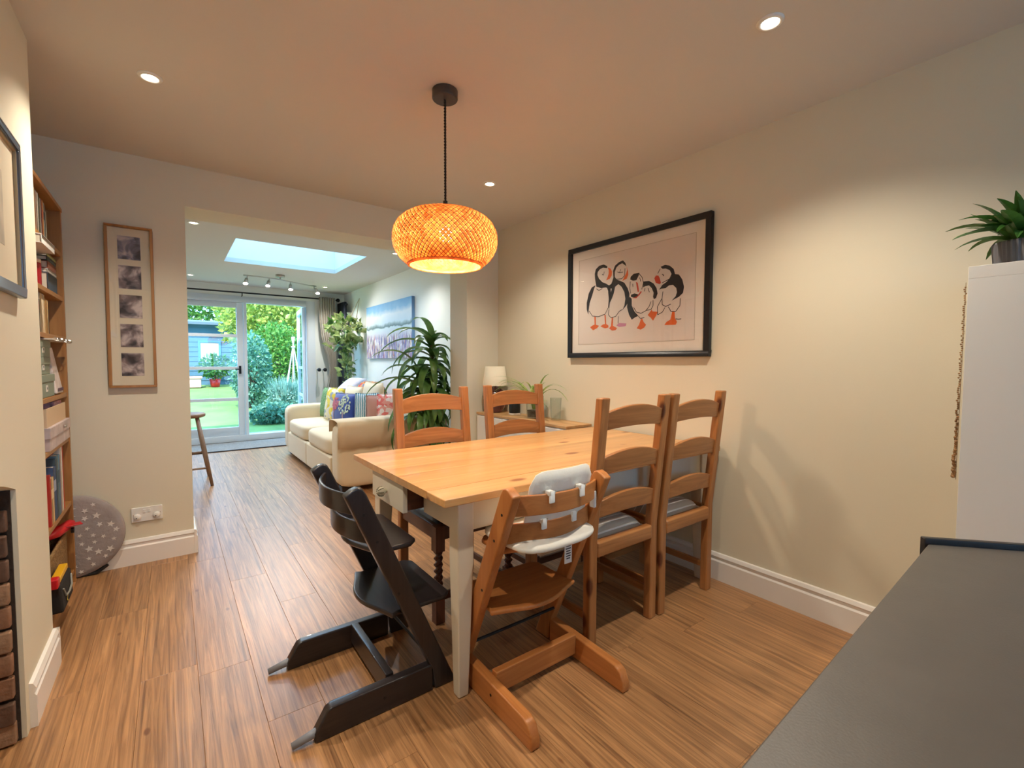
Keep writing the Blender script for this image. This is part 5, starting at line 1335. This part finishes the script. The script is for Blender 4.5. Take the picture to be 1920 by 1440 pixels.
MB().box(-1.12, 1.17, -.35, -.325, 0, .012).box(-1.12, 1.17, .375, .395, 0, .012).build('border', mat('mat_border', (52, 46, 44), .9), dm)
# spotlight track
tr_ = thing('spotlight_track', 'steel four spot ceiling bar beyond the skylight', 'ceiling light', (0, 0, HE))
pts = [(.74, 6.56), (.90, 6.56), (1.06, 6.59), (1.20, 6.66), (1.36, 6.76), (1.52, 6.85), (1.67, 6.90)]
MB().tube([(x, y, -.065) for x, y in pts], .008, 10).build('bar', M_steel, tr_, smooth=True)
MB().lathe([(0, 0), (.055, 0), (.055, -.028), (.05, -.034), (0, -.034)], 28, (1.17, 6.66, 0)).tube([(1.17, 6.66, -.03), (1.17, 6.66, -.065)], .008).build('canopy', M_steel, tr_, smooth=True)
for k, ((x, y), dx, dy) in enumerate((((.78, 6.56), -.02, -.03), ((1.03, 6.59), -.02, -.03), ((1.30, 6.72), 0, -.02), ((1.64, 6.89), .03, -.05))):
    hd = MB().tube([(x, y, -.065), (x, y, -.10), (x + dx * .3, y + dy * .3, -.115)], .005).tube([(x + dx * .3, y + dy * .3, -.105), (x + dx, y + dy, -.165)], [.018, .028], 16).build('spot_head', M_steel, tr_, smooth=True)
    MB().sphere((x + dx * 1.08, y + dy * 1.08, -.170), .026, 14, 8, (1, 1, .6)).build('lamp_glass', emis('spot_lens', (255, 248, 236), 10.0), hd, smooth=True)
    tl = bpy.data.lights.new('track_lamp', 'SPOT'); tl.energy = 22; tl.color = (1, .97, .92); tl.spot_size = R(140); tl.spot_blend = 1.0; tl.shadow_soft_size = .03
    tlo = bpy.data.objects.new('track_lamp', tl); COL.objects.link(tlo); tlo.parent = hd; tlo.location = (x + dx * 1.4, y + dy * 1.4, -.205)
    tlo.rotation_euler = Vector((dx * 2, dy * 2, -.12)).to_track_quat('-Z', 'Y').to_euler()
# bar stool
bs = thing('bar_stool', 'round wooden stool inside the garden room', 'stool', (.105, 5.50, 0))
M_st = {a: wood('stool_' + a, (120, 92, 72), (158, 126, 100), a, grain=26, along=1.4) for a in 'xz'}
MB().lathe([(0, .650), (.13, .650), (.155, .660), (.16, .680), (.150, .693), (.10, .686), (0, .680)], 32).build('seat', M_st['x'], bs, smooth=True)
ft = []
for sx, sy in ((1, -1), (1, 1), (-1, 1), (-1, -1)):
    f_ = (sx * .185, sy * .235); MB().tube([(sx * .085, sy * .09, .655), (sx * .135, sy * .16, .33), (f_[0], f_[1], 0)], [.017, .020, .014], 10).build('leg', M_st['z'], bs, smooth=True); ft.append((sx, sy))
for sx in (-1, 1): MB().tube([(sx * .153, -.186, .20), (sx * .153, .186, .20)], .010, 8).build('stretcher', M_st['x'], bs)
for z in (.17, .27): MB().tube([(-.155, -.19 if z < .2 else .17, z), (.155, -.19 if z < .2 else .17, z)], .010, 8).build('stretcher', M_st['x'], bs)
